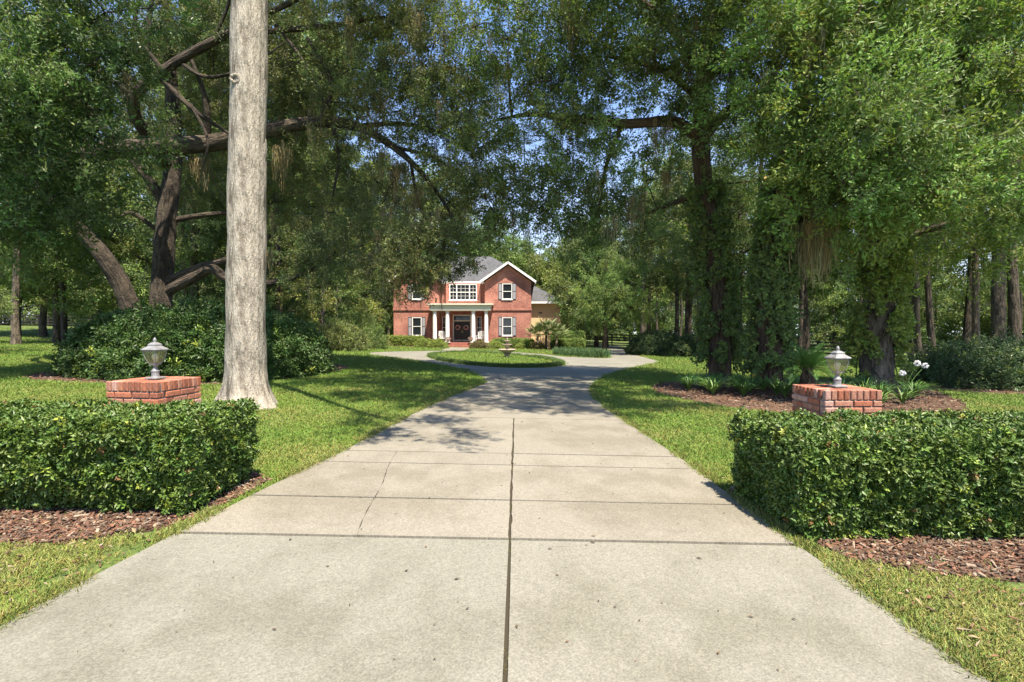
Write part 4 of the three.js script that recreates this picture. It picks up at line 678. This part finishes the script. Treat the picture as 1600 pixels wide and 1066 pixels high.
const puffsB = [[-12.03,8.18,13,1.6,1.28,1.6,11],[-11.72,7.29,14,1.5,1.2,1.5,11],[-13.12,6.41,14,1.5,1.2,1.5,11],[-12.56,5.44,15,1.3,1.04,1.3,8],[-14.44,4.69,15,1.2,0.96,1.2,6],[-11.62,9.75,15,1.4,1.12,1.4,7],[-12.03,9.81,13,1.7,1.36,1.7,11],[-13.32,7.04,13,1.6,1.28,1.6,10],[-14.53,4.83,14,1.6,1.28,1.6,9],[-11.03,11.13,14,1.8,1.44,1.8,10],[-12.67,10.95,13,1.8,1.44,1.8,12]];
const puffsA = [[-13.91,13.51,21,1.8,1.44,1.8,20],[-12.65,12.43,22,1.7,1.36,1.7,17],[-14.38,9.47,23,1.8,1.44,1.8,10],[-8.75,12.95,20,1.9,1.52,1.9,23],[-7.5,11.2,20,1.9,1.52,1.9,25],[-9.19,10.63,21,1.7,1.36,1.7,18],[-5.7,13.1,19,1.9,1.52,1.9,25],[-4.99,10.01,19,1.5,1.2,1.5,17],[-2.7,8.78,18,1.3,1.04,1.3,12],[-1.35,6.64,18,1.4,1.12,1.4,10],[-3.8,6.92,19,1.4,1.12,1.4,8],[-2.31,5.97,18.5,1.0,0.8,1.0,7],[-3.6,4.28,18,0.9,0.5,0.9,5],[-4.99,4.79,19,1.2,0.8,1.2,8],[-6.0,6.2,20,1.6,1.28,1.6,9],[-2.12,11.25,17,0.8,0.64,0.8,5],[-2.34,9.98,17,1.0,0.8,1.0,8],[-11.03,14.04,21,1.8,1.44,1.8,17],[-15.68,11.05,22,1.7,1.36,1.7,17],[-8.8,7.48,22,1.7,1.36,1.7,10],[-14.1,7.11,24,1.9,1.52,1.9,10],[-6.5,8.2,20,1.5,1.2,1.5,9],[-8.31,15.0,19,2.2,1.76,2.2,23],[-4.95,14.52,18,2.2,1.76,2.2,23],[-12.5,15.95,20,2.2,1.76,2.2,20],[-2.34,13.59,17,1.5,1.2,1.5,10],[-3.17,3.71,17.5,0.7,0.4,0.7,6],[-3.83,3.55,17.5,0.5,0.4,0.5,4],[-0.23,6.2,18,0.7,0.56,0.7,4],[-2.41,4.21,17.5,0.7,0.35,0.7,6],[-1.86,4.43,17.5,0.5,0.3,0.5,3],[-3.5,4.06,17.5,0.6,0.35,0.6,4],[-10.5,10.1,21,1.4,1.12,1.4,9],[-9.97,7.74,21,1.3,1.04,1.3,6],[-7.0,4.45,20,0.7,0.5,0.7,4],[-8.0,3.82,20,0.5,0.3,0.5,2],[-3.6,10.24,18,1.0,0.8,1.0,5],[-1.75,9.57,17.5,1.0,0.8,1.0,6],[-4.27,12.27,18,0.9,0.72,0.9,4]];
// ------------------------------------------------------------------ trees
{ // the pale trunk by the gate
  const t = tree({ name: 'sycamore_tree', label: 'tall tree with thick pale grey trunk standing behind the clipped hedge', seed: 901, bark: M.barkPale, rough: 0.055, flare: 0.85, geos: CLUMP_MID, green: GREEN.bright, floor: 9, twigs: 2,
    paths: [[[-5.1, 0, 9.8, 0.38], [-5.1, 1.1, 9.8, 0.355], [-5.04, 4, 9.8, 0.335], [-4.93, 8, 9.8, 0.31], [-4.9, 12, 10, 0.27], [-5, 16, 10.6, 0.14]],
      [[-4.95, 10, 9.85, 0.16], [-3.2, 10.6, 8, 0.12], [-1.4, 10.6, 5.8, 0.08], [0.1, 10.1, 4.2, 0.03]], [[-4.95, 11.4, 9.9, 0.15], [-6.8, 13, 11.5, 0.1], [-8.6, 14.4, 13, 0.05]], [[-4.95, 12.6, 10, 0.14], [-3.6, 14.5, 12, 0.1], [-2.8, 16, 14, 0.04]], [[-4.95, 11, 9.9, 0.16], [-3, 12, 10, 0.12], [-1, 12.4, 10, 0.09], [1, 12.6, 9, 0.04]]],
    puffs: [[0.2, 9.9, 4.0, 0.35, 0.3, 0.35, 3], [2.2, 12.4, 6.6, 1.7, 0.8, 1.4, 14], [0.1, 12.6, 7.2, 1.5, 0.8, 1.4, 12], [-1.6, 12.2, 9.2, 2, 1, 1.8, 13], [0.8, 12.4, 8.8, 2, 1, 1.8, 11], [-0.6, 13, 11.6, 2.2, 1.2, 2, 13], [4.4, 12.6, 8.4, 2, 1, 2, 11], [4.4, 12.4, 6.6, 1.7, 0.8, 1.4, 14], [-6.5, 13.5, 12, 2, 1.6, 2, 14], [-8.2, 14.6, 13.4, 2, 1.6, 2, 14], [-5, 16.5, 12.5, 2.2, 1.8, 2, 16], [-3, 15.6, 14, 2, 1.6, 2, 14]] });
  const y0 = t.position.y, knot = (x, y, r, sx, sy) => part('knot', (() => { const g = new THREE.TorusGeometry(r, r * 0.42, 10, 22), p = g.attributes.position; for (let i = 0; i < p.count; i++) p.setXYZ(i, p.getX(i) * sx, p.getY(i) * sy, p.getZ(i) * 0.9 + 0.012 * N3(p.getX(i) * 20, p.getY(i) * 20, r)); g.computeVertexNormals(); const a = 0.48 + Math.asin(x); return g.rotateY(a).translate(Math.sin(a) * 0.325, y - y0, Math.cos(a) * 0.325); })(), M.barkPale, t);
  knot(0.72, 5.1, 0.12, 0.8, 1.9); part('burl', (() => { const g = new THREE.SphereGeometry(1, 18, 14), p = g.attributes.position; for (let i = 0; i < p.count; i++) { const k = 1 + 0.12 * N3(p.getX(i) * 2, p.getY(i) * 2, p.getZ(i) * 2); p.setXYZ(i, p.getX(i) * 0.1 * k, p.getY(i) * 0.27 * k, p.getZ(i) * 0.09 * k); } g.computeVertexNormals(); return g.translate(0.335, 5.05 - y0, -0.03); })(), M.barkPale, t); knot(-0.35, 6.2, 0.07, 1, 1); knot(0.3, 5.9, 0.045, 1, 1); knot(0.12, 4.5, 0.06, 1, 0.9);
}
tree({ name: 'oak_tree', label: 'upright live oak with a mossy crown behind the dark azaleas', seed: 903, bark: M.barkOak, geos: CLUMP_THIN, green: GREEN.olive, moss: 0.36, group: null,
  paths: [[[-14.4, 0, 21, 0.46], [-14.35, 3, 21, 0.41], [-14.1, 6, 21, 0.36], [-14, 9, 21.4, 0.3], [-14.5, 13, 22, 0.22], [-15, 17, 22.5, 0.1]],
    [[-14.1, 6.6, 21, 0.2], [-15, 8.1, 20.8, 0.17], [-15.9, 9.2, 20.4, 0.12], [-17, 11, 20, 0.06]],
    [[-14.25, 3.1, 21, 0.24], [-12.6, 3.75, 20.6, 0.2], [-11.75, 3.95, 20.2, 0.18], [-11, 3.5, 20, 0.16], [-9.3, 3.4, 20, 0.12], [-7.8, 3.9, 20, 0.07], [-6.9, 4.5, 20, 0.025]],
    [[-14.2, 3.5, 21, 0.2], [-12.4, 4.1, 20.6, 0.16], [-11, 4.45, 20.4, 0.13], [-9.4, 5.2, 20, 0.06]],
    [[-14.1, 8.2, 21.2, 0.22], [-13.6, 9.7, 18.6, 0.2], [-12, 10.7, 18.1, 0.17], [-9.9, 11.8, 18, 0.13], [-7.4, 13, 18, 0.07]],
    [[-13, 10.1, 18.4, 0.12], [-12.6, 12, 18, 0.09], [-12.2, 14.5, 18, 0.05]],
    [[-12.4, 10.5, 18.2, 0.11], [-11.3, 9.4, 18.2, 0.09], [-10, 8.5, 18.4, 0.05]],
    [[-14.1, 6, 21, 0.13], [-12.6, 6.4, 21.6, 0.1], [-11, 6.6, 22, 0.05]],
    [[-9.9, 11.8, 18, 0.11], [-6.5, 12.2, 18.2, 0.09], [-4.4, 12.4, 18, 0.05]],
    [[-12.2, 10.6, 18.1, 0.08], [-12.9, 11.9, 17.8, 0.07], [-12.3, 13.4, 17.6, 0.05], [-11.2, 14.6, 17.4, 0.02]], [[-13.4, 9.8, 18.5, 0.09], [-14.8, 11, 18, 0.07], [-15.8, 12.8, 17.6, 0.04]], [[-11.3, 9.5, 18.2, 0.06], [-10.6, 8.2, 18, 0.045], [-10.7, 7.2, 17.9, 0.02]],
    [[-11.6, 10.9, 18.1, 0.07], [-10.4, 10.2, 17.7, 0.06], [-9, 10.4, 17.5, 0.045], [-7.6, 11.2, 17.4, 0.02]], [[-10.4, 11.5, 18, 0.06], [-9.6, 12.9, 17.7, 0.05], [-9.8, 14.5, 17.5, 0.02]], [[-14.2, 5.4, 21, 0.1], [-15.2, 6.2, 20.4, 0.07], [-15.6, 5.2, 20, 0.03]], [[-8.2, 12.2, 18.1, 0.06], [-7.2, 10.8, 18, 0.05], [-6.6, 9.6, 18, 0.03], [-6.7, 8.3, 18, 0.015]]],
  puffs: puffsA, mossAt: [[-6.9, 8.9, 18.6, 1.3], [-4.6, 7.9, 18.5, 1.4], [-4.1, 7.5, 18.4, 1.5], [-9.8, 4.9, 20, 1.2], [-8.5, 8.4, 19, 1.2], [-11.5, 7.9, 19, 1.2], [-3.4, 6.6, 18.2, 1.1], [-5.6, 12.2, 18, 1.4], [-3.2, 11.9, 17, 1.3]] });
tree({ name: 'oak_tree', label: 'leaning live oak with one huge level limb reaching over towards the drive', seed: 905, bark: M.barkOak, geos: CLUMP_NEAR, green: GREEN.deep, moss: 0.04,
  paths: [[[-14.9, 0, 20.5, 0.37], [-15.3, 2.8, 20.4, 0.33], [-16.1, 4.7, 20, 0.3], [-17.3, 6.4, 19.6, 0.29], [-18.2, 7.8, 19.2, 0.3], [-18.6, 10, 18, 0.2], [-17.5, 13, 16, 0.1]],
    [[-17.6, 6.8, 19.5, 0.3], [-16.6, 7.6, 19.2, 0.31], [-15.3, 8.05, 19, 0.32], [-13.4, 8.3, 19, 0.32], [-11.2, 8.4, 19, 0.3], [-8.9, 8.9, 19, 0.25], [-7.1, 9.2, 19, 0.21], [-5.7, 9.0, 18.9, 0.17], [-4.15, 8.05, 18.5, 0.12], [-3.1, 7, 18.3, 0.08], [-2.3, 5.9, 18.2, 0.05], [-1.6, 4.6, 18.2, 0.02]],
    [[-5.6, 9, 18.9, 0.1], [-4, 8.9, 18.4, 0.08], [-2.4, 8.4, 18, 0.05], [-1, 7.4, 17.8, 0.03]],
    [[-4.2, 8.1, 18.5, 0.07], [-2.8, 7.6, 18, 0.05], [-1.5, 6.7, 17.8, 0.03]], [[-6.6, 9.15, 19, 0.07], [-6.3, 7.9, 18.8, 0.06], [-6.5, 6.4, 18.7, 0.03]], [[-3.6, 7.5, 18.4, 0.06], [-3.3, 6, 18.3, 0.04], [-2.7, 4.8, 18.2, 0.02]],
    [[-11.2, 8.5, 19, 0.13], [-11, 9.8, 18.6, 0.1], [-11.5, 11.5, 18.4, 0.05]], [[-7, 9.3, 19, 0.11], [-6.6, 10.5, 19, 0.09], [-7.6, 12.4, 19.3, 0.05]],
    [[-18.2, 7.8, 19.2, 0.2], [-17, 8.6, 16.5, 0.14], [-14.6, 8.4, 14.6, 0.09], [-12.4, 7.8, 13.8, 0.04]], [[-18.4, 8.6, 18.6, 0.16], [-15.6, 10.2, 15.5, 0.12], [-12.5, 10.6, 13.4, 0.06]]],
  puffs: puffsB });
tree({ name: 'oak_tree', label: 'vine wrapped oak in the mulch bed with a limb over the drive', seed: 907, bark: M.barkRed, geos: CLUMP_THIN, green: GREEN.oak, moss: 0.12, flare: 0.25,
  paths: [[[6.8, 0, 16.7, 0.34], [6.75, 2, 16.7, 0.3], [6.5, 4.2, 16.6, 0.28], [6.1, 6.2, 16.4, 0.28], [5.9, 7.6, 16.2, 0.26], [5.95, 10, 16, 0.2], [6.1, 13, 15.6, 0.1]],
    [[5.9, 7.6, 16.2, 0.2], [5.0, 8.0, 16, 0.17], [3.6, 7.95, 16, 0.15], [2.0, 8.1, 16, 0.12], [0.6, 8.2, 15.9, 0.07], [-0.6, 8.0, 15.9, 0.03]],
    [[5.9, 7.4, 16.2, 0.18], [6.6, 8.3, 16, 0.15], [7.4, 8.7, 15.6, 0.11], [8.6, 9.4, 15, 0.05]], [[3.4, 7.95, 16, 0.08], [3.0, 6.8, 16.4, 0.06], [2.8, 5.4, 16.8, 0.03]], [[5.95, 9.4, 16, 0.14], [4.4, 11, 15.6, 0.1], [2.6, 12, 15.2, 0.05]], [[6, 8.6, 16.1, 0.12], [4.6, 9.6, 16, 0.09], [3, 10, 16, 0.05]], [[6.15, 6, 16.4, 0.1], [5, 5.6, 16.8, 0.07], [3.8, 5.2, 17.2, 0.03]]],
  puffs: [...puffsR1, [3.4, 12.4, 10.4, 2.2, 1.1, 2, 12], [2.2, 13, 13, 2.2, 1.2, 2, 12], [5.4, 12.6, 12.4, 2.2, 1.2, 2, 13]], mossAt: [[4.6, 7.8, 15.8, 1.2], [5.4, 9.6, 15, 1.3], [5.7, 9.4, 15, 1.1], [1.7, 11.3, 15, 1.6], [1.75, 11, 15, 1.3], [4.0, 10, 15, 1.1], [7.6, 8.4, 15.4, 1.2], [3.9, 5.8, 16.4, 1.1], [5, 6.6, 16.4, 1], [-0.2, 9.7, 15.5, 1]] });
tree({ name: 'oak_tree', label: 'vine wrapped oak hung with a curtain of Spanish moss behind the sago palm', seed: 909, bark: M.barkRed, geos: CLUMP_NEAR, green: GREEN.bright, moss: 0.06, flare: 0.25,
  paths: [[[7.4, 0, 14.7, 0.35], [7.42, 2, 14.7, 0.3], [7.5, 4, 14.6, 0.3], [7.7, 6, 14.4, 0.27], [7.9, 8.5, 14, 0.22], [8, 12, 13.5, 0.1]],
    [[7.8, 6.6, 14.3, 0.16], [8.2, 7.4, 13.4, 0.12], [8.6, 7.8, 12.6, 0.07]], [[7.7, 5.8, 14.4, 0.12], [8.6, 6.2, 13.4, 0.09], [9, 6, 12.6, 0.04]], [[7.9, 8.2, 14, 0.12], [7, 9.4, 13.5, 0.08], [6.4, 10.2, 13.2, 0.04]], [[7.95, 9, 13.9, 0.12], [8.6, 10, 12.8, 0.08], [8.9, 10.4, 12.2, 0.04]]],
  puffs: puffsR2, mossAt: [[8.0, 5.6, 14, 1.5], [8.2, 5.3, 14, 1.6], [8.4, 5.0, 13.9, 1.6], [7.9, 4.7, 14, 1.5], [8.5, 4.6, 13.8, 1.3], [8.1, 4.2, 14, 1.3], [7.6, 5.2, 14.2, 1.2], [8.1, 6.1, 13.9, 1.3], [6.9, 8.4, 13.6, 1]] });
tree({ name: 'oak_tree', label: 'oak with pale lower bark and bright vines beside the feathery shrubs', seed: 911, bark: M.barkGrey, geos: CLUMP_NEAR, green: GREEN.bright, moss: 0.02, flare: 0.25,
  paths: [[[12, 0, 16.8, 0.5], [12, 1.4, 16.8, 0.42], [12.05, 3.6, 16.7, 0.4], [12, 6, 16.4, 0.34], [12, 9, 15.8, 0.24], [12, 12.5, 15, 0.1]],
    [[12, 5, 16.5, 0.18], [10.8, 6.2, 15, 0.12], [9.8, 6.6, 13.6, 0.06]], [[12, 6.4, 16.4, 0.16], [12.4, 7, 14.6, 0.11], [12, 7.2, 13.2, 0.05]], [[12, 8, 16, 0.14], [13, 9.4, 14.2, 0.09], [13.2, 10, 13, 0.04]], [[12, 4.4, 16.6, 0.12], [14, 5, 15.6, 0.08], [15.4, 5.4, 15, 0.04]]],
  puffs: puffsR3 });
// vines climbing those three trunks
[[6.8, 16.7, 0.3, [[6.8, 0, 16.7, 0.4], [6.75, 2, 16.7, 0.33], [6.5, 4.2, 16.6, 0.3], [6.1, 6.2, 16.4, 0.28]], 0.7, 2600, 'green vine climbing the oak on the drive side of the mulch bed', GREEN.oak], [7.4, 14.7, 0.3, [[7.4, 0, 14.7, 0.45], [7.42, 2, 14.7, 0.34], [7.5, 4, 14.6, 0.3], [7.7, 6, 14.4, 0.27]], 0.6, 2600, 'green vine climbing the moss hung oak behind the sago palm', GREEN.oak], [12, 16.8, 0.4, [[12, 0, 16.8, 0.55], [12, 1.4, 16.8, 0.46], [12.05, 3.6, 16.7, 0.4], [12, 6, 16.4, 0.34]], 1.2, 3400, 'bright green vine thick on the oak beside the feathery shrubs', GREEN.lime]].forEach(([x, d, , P, low, n, label, green], i) => {
  const r = rng(930 + i), y0 = G(x, d), t = thing('climbing_vine', label, 'vine', [x, y0, -d]), c = new THREE.CatmullRomCurve3(P.map((p) => V(p[0] - x, p[1] - y0, -(p[2] - d))), false, 'centripetal'), L = [[], [], []];
  for (let k = 0; k < n; k++) { const u = Math.pow(r(), 0.9), p = c.getPoint(u), q = u * (P.length - 1), a0 = Math.min(P.length - 2, q | 0), R = P[a0][3] + (P[a0 + 1][3] - P[a0][3]) * (q - a0), an = r() * 6.28; if (p.y < low && r() > 0.12) continue; if (N3(Math.cos(an) * 1.2 + i * 9, p.y * 0.7, Math.sin(an) * 1.2) < -0.12) continue; const out = V(Math.cos(an), 0, Math.sin(an)), puff = r() * r() * (i === 2 ? 0.45 : 0.3); L[(r() * 3) | 0].push({ m: place(p.addScaledVector(out, R + 0.02 + puff), out.clone().addScaledVector(unit(r), 0.7).add(V(0, -0.3, 0)).normalize(), r() * 6.28, 0.7 + r() * 0.7), c: tint(green, r, 0.35) }); }
  L.forEach((l, k) => instanced('vine_leaves', IVY[k], M.leaf, l, t));
  for (let k = 0; k < 4; k++) { const a0 = k * 1.6 + i, pts = []; for (let q = 0; q <= 8; q++) { const u = q / 8 * 0.95, p = c.getPoint(u), R = P[Math.min(3, Math.round(u * 3))][3] + 0.015, an = a0 + Math.sin(q * 1.3 + k) * 0.5; pts.push([p.x + Math.cos(an) * R, p.y, p.z + Math.sin(an) * R, 0.014]); } part('vine_stem', limb(pts, 5, 32, 0), M.twig, t); }
});
// small tree by the turn of the loop drive
tree({ name: 'young_tree', label: 'young tree with low spreading crown at the corner of the loop drive', seed: 941, bark: M.barkRed, geos: CLUMP_MID, green: GREEN.bright, scale: 0.8, floor: 1.6, twigs: 2,
  paths: [[[6.75, 0, 37.5, 0.2], [6.80, 1.4, 37.5, 0.16], [6.75, 3, 37.5, 0.16], [6.85, 6.5, 37.5, 0.07]], [[6.80, 1.8, 37.5, 0.1], [5.75, 2.8, 37.3, 0.07], [4.55, 3.2, 37, 0.03]], [[6.80, 2, 37.5, 0.1], [7.95, 2.9, 37.3, 0.07], [9.35, 3.2, 37, 0.03]]],
  puffs: [[5.35, 3.0, 37, 1.0, 0.6, 1.2, 8], [6.95, 3.6, 36.6, 1.6, 0.9, 1.4, 14], [8.55, 3.4, 37, 1.6, 0.8, 1.4, 12], [6.15, 5, 37.4, 1.4, 1.0, 1.4, 10], [7.95, 5.2, 37.2, 1.4, 1.0, 1.4, 10], [6.95, 6.8, 37.4, 1.2, 1, 1.3, 8], [9.55, 2.6, 37, 1.0, 0.5, 1, 6], [5.55, 2.2, 36.8, 0.9, 0.4, 0.9, 5]] });
// woodland trees: [x, d, radius, height, lean]
function woodTree(x, d, rad, h, lean, seed, label, group, o = {}) {
  const r = rng(seed), y = G(x, d), P = [[x, y, d, rad * 0.8], [x + lean * 0.15, y + h * 0.12, d, rad * 0.68], [x + lean * 0.5, y + h * 0.45, d + gauss(r) * 0.5, rad * 0.52], [x + lean, y + h * 0.8, d + gauss(r), rad * 0.4], [x + lean * 1.2, y + h, d, rad * 0.12]];
  const paths = [P], puffs = [], n = o.n ?? 8, R = o.r ?? 2.2, low = o.low ?? 0.3;
  for (let k = 0; k < 4; k++) { const f = low + 0.12 + k * 0.13, a = r() * 6.28, L = 2 + r() * 1.6, bx = x + lean * f, by = y + h * f; paths.push([[bx, by, d, rad * 0.35], [bx + Math.cos(a) * L * 0.5, by + 0.9, d + Math.sin(a) * L * 0.5, rad * 0.25], [bx + Math.cos(a) * L, by + 1.5 + r(), d + Math.sin(a) * L, rad * 0.08]]); }
  for (let k = 0; k < n; k++) { const f = low + (1 - low) * (k + 0.5) / n, a = k * 2.4 + r(), q = (o.spread ?? 2.4) * (f > 0.85 ? 0.35 : 1) * (0.5 + r() * 0.6); puffs.push([x + lean * f + Math.cos(a) * q, y + h * f + gauss(r) * 0.5, d + Math.sin(a) * q, R * (0.8 + r() * 0.5), R * 0.65, R, o.c ?? 11]); }
  return tree({ name: 'woodland_tree', label, group, seed, far: d > 30, bark: o.bark ?? (r() < 0.3 ? M.barkGrey : M.barkOak), paths, puffs, geos: d > 33 ? CLUMP_FAR : CLUMP_MID, scale: o.scale ?? 1, green: o.green ?? tint(GREEN.far, r, 0.25), moss: o.moss ?? 0.03, twigs: 3, flare: 0.35, floor: o.floor ?? 2.2 });
}
{
  let s = 1000;
  const odd = { 0: 'woodland tree with stout dark trunk seen behind the sago palm', 1: 'thin woodland trunk leaning towards the oak with bright vines', 4: 'woodland tree with straight pale grey trunk behind the feathery shrubs', 5: 'stout dark trunk rising among the dark feathery shrubs', 12: 'pale barked tree where the loop drive runs back to the garage' }, gR = 'woodland trees on the low side of the drive';
  [[22, 38.6, 0.5, 17, 0.4], [20.6, 25.6, 0.24, 13, -2.2], [24.3, 29.4, 0.26, 14, -1.4], [29.2, 33, 0.36, 16, 1], [28.2, 31, 0.3, 15, -0.8], [22.8, 24, 0.42, 15, 0.1], [27.6, 28, 0.4, 15, -0.4], [26, 46, 0.3, 15, 0.4], [32.5, 44, 0.32, 16, -0.6], [18, 52, 0.3, 15, 0.3], [37, 50, 0.32, 16, 0], [42, 44, 0.36, 17, 0.5], [12.4, 48.5, 0.42, 17, 0.2], [15.2, 47, 0.3, 15, -0.3], [20, 45, 0.28, 14, 0.4], [10.5, 57, 0.34, 17, 0], [16, 60, 0.34, 17, 0.3], [24, 60, 0.34, 18, -0.4], [33, 62, 0.34, 18, 0.3], [44, 60, 0.36, 18, 0], [33, 24, 0.3, 13, 0.5], [12.5, 34, 0.3, 15, 0], [15, 31, 0.28, 15, 0.3], [18.5, 33, 0.2, 15, 0.6], [23, 42, 0.2, 15, -0.5], [26.5, 36, 0.22, 15, 0.8], [30.5, 39, 0.2, 15, -0.4], [13.6, 40, 0.22, 15, 0.2], [17, 38, 0.18, 14, -0.3], [28, 52, 0.24, 16, 0.4], [35, 36, 0.26, 15, 0.2], [21, 54, 0.22, 16, 0], [38, 30, 0.3, 15, 0.5]].forEach(([x, d, rad, h, lean], i) => woodTree(x, d, rad, h, lean, s++, odd[i] ?? 'tall slim woodland tree growing beyond the mulch bed and its oaks', gR, { low: d < 32 ? 0.5 : 0.42, c: d < 36 ? 4 : 5, floor: 4, bark: i === 4 || i === 12 ? M.barkGrey : M.barkOak }));
  [[-46.5, 48, 0.42, 15, 0.6], [-44, 48, 0.4, 14, 0.2], [-42.2, 47.5, 0.34, 13, 0.1], [-38.5, 48, 0.4, 15, -0.3], [-50, 44, 0.4, 15, 0], [-34, 44, 0.36, 16, 0], [-28, 42, 0.3, 14, 0.4], [-33, 37, 0.3, 13, 0.6]].forEach(([x, d, rad, h, lean]) => woodTree(x, d, rad, h, lean, s++, 'dark trunked tree on the open lawn before the meadow fence', 'trees on the lawn before the meadow fence', { low: 0.28, green: GREEN.far, floor: 2.4 }));
  [[-16.5, 33, 0.16, 12, 0.3], [-20, 36, 0.3, 14, 0], [-16, 42, 0.2, 13, 0.2], [-14, 31, 0.3, 17, 0], [-18, 29, 0.3, 18, 0.3], [-21, 33, 0.3, 20, 0], [-32, 33, 0.3, 20, 0], [-35, 40, 0.3, 21, 0], [-13, 35, 0.26, 21, 0], [-14.2, 27.5, 0.24, 19, -0.4], [-18, 45, 0.34, 16, 0], [-24, 50, 0.34, 17, 0], [-15.5, 54, 0.36, 18, 0], [-25, 20, 0.3, 15, -1]].forEach(([x, d, rad, h, lean], i) => woodTree(x, d, rad, h, lean, s++, 'leafy woodland tree between the big oaks and the house', 'trees between the big oaks and the house', { low: h > 18 ? 0.55 : 0.16, floor: 1.3, n: 9 }));
  [[-14, 66, 0.4, 20, 0], [-9, 68, 0.4, 22, 0], [-4, 67, 0.4, 15, 0], [1, 69, 0.4, 12, 0], [5.5, 66, 0.4, 11, 0], [9.5, 70, 0.4, 14, 0], [-20, 64, 0.4, 19, 0], [8.9, 54, 0.34, 11, 0.2]].forEach(([x, d, rad, h, lean]) => woodTree(x, d, rad, h, lean, s++, 'tall broad woodland tree rising behind the house roof', 'trees behind the house', { r: 2.8, spread: 2.8, low: 0.1, n: 11, c: 12, scale: 1.25 }));
}
{ // the wood far behind, one mass
  const r = rng(1200), o = new THREE.Group(); o.name = 'distant_woodland'; scene.add(o); tag(o, 'dense green wall of distant woodland behind everything', 'woodland', null, 'stuff'); const L = CLUMP_DISTANT.map(() => []);
  for (let i = 0; i < 1500; i++) {
    const a = -1.1 + r() * 2.2, dd = 78 + r() * 22, x = Math.sin(a) * dd * 1.05, d = Math.cos(a) * dd + 12, h = 13 + 5 * N3(x * 0.08, d * 0.08, 2), y = G(x, d) + 0.3 + Math.pow(r(), 0.9) * h;
    L[(r() * L.length) | 0].push({ m: place(V(x, y, -d), Y, r() * 6.28, 0.8 + r() * 0.5), c: tint(GREEN.far, r, 0.4) });
  }
  L.forEach((l, i) => instanced('distant_foliage', CLUMP_DISTANT[i], M.leafFar, l, o));
  const tr = []; for (let i = 0; i < 90; i++) { const a = -1.1 + r() * 2.2, dd = 74 + r() * 14, x = Math.sin(a) * dd * 1.05, d = Math.cos(a) * dd + 12, y = G(x, d), q = 0.15 + r() * 0.15; tr.push(limb([[x, y - 0.2, -d, q], [x + gauss(r) * 0.5, y + 6, -d, q * 0.7], [x + gauss(r), y + 12, -d, q * 0.3]], 7, 6, 0)); } part('distant_trunks', merge(tr), M.barkOak, o, 'stuff');
}
{ // bits of leaf litter on the concrete and the turf
  const r = rng(1300), g = (() => { const t = []; leafTriangles(t, V(-0.02, 0, 0), V(1, 0, 0), Y, 0.045, 0.016, 0.3); return fromTriangles(t); })(), l = [];
  for (let i = 0; i < 260; i++) { const d = 2.4 + Math.pow(r(), 1.5) * 12, x = edgeL(d) + r() * (edgeR(d) - edgeL(d)), s = 0.3 + r() * r() * 0.9; l.push({ m: new THREE.Matrix4().compose(V(x, G(x, d) + 0.042, -d), new THREE.Quaternion().setFromEuler(new THREE.Euler(gauss(r) * 0.3, r() * 6.28, gauss(r) * 0.2)), V(s, s, s)), c: tint(r() < 0.5 ? [0.06, 0.03, 0.02] : [0.16, 0.1, 0.05], r, 0.3) }); }
  for (let i = 0; i < 1500; i++) { const d = 2.4 + Math.pow(r(), 1.3) * 14, s0 = r() < 0.5 ? -1 : 1, x = (s0 < 0 ? edgeL(d) : edgeR(d)) + s0 * (0.02 + r() * (d * 0.8)), s = 0.5 + r(); if (Math.abs(x) > d * 1.05 + 0.4) continue; l.push({ m: new THREE.Matrix4().compose(V(x, G(x, d) + 0.035 + r() * 0.012, -d), new THREE.Quaternion().setFromEuler(new THREE.Euler(gauss(r) * 0.5, r() * 6.28, gauss(r) * 0.5)), V(s, s, s)), c: tint(r() < 0.5 ? [0.14, 0.075, 0.04] : [0.26, 0.19, 0.1], r, 0.3) }); }
  const o = instanced('leaf_litter', g, M.chip, l, scene); tag(o, 'small dry leaves scattered over the drive and the grass beside it', 'leaf litter', null, 'stuff');
}
renderer.render(scene, camera);
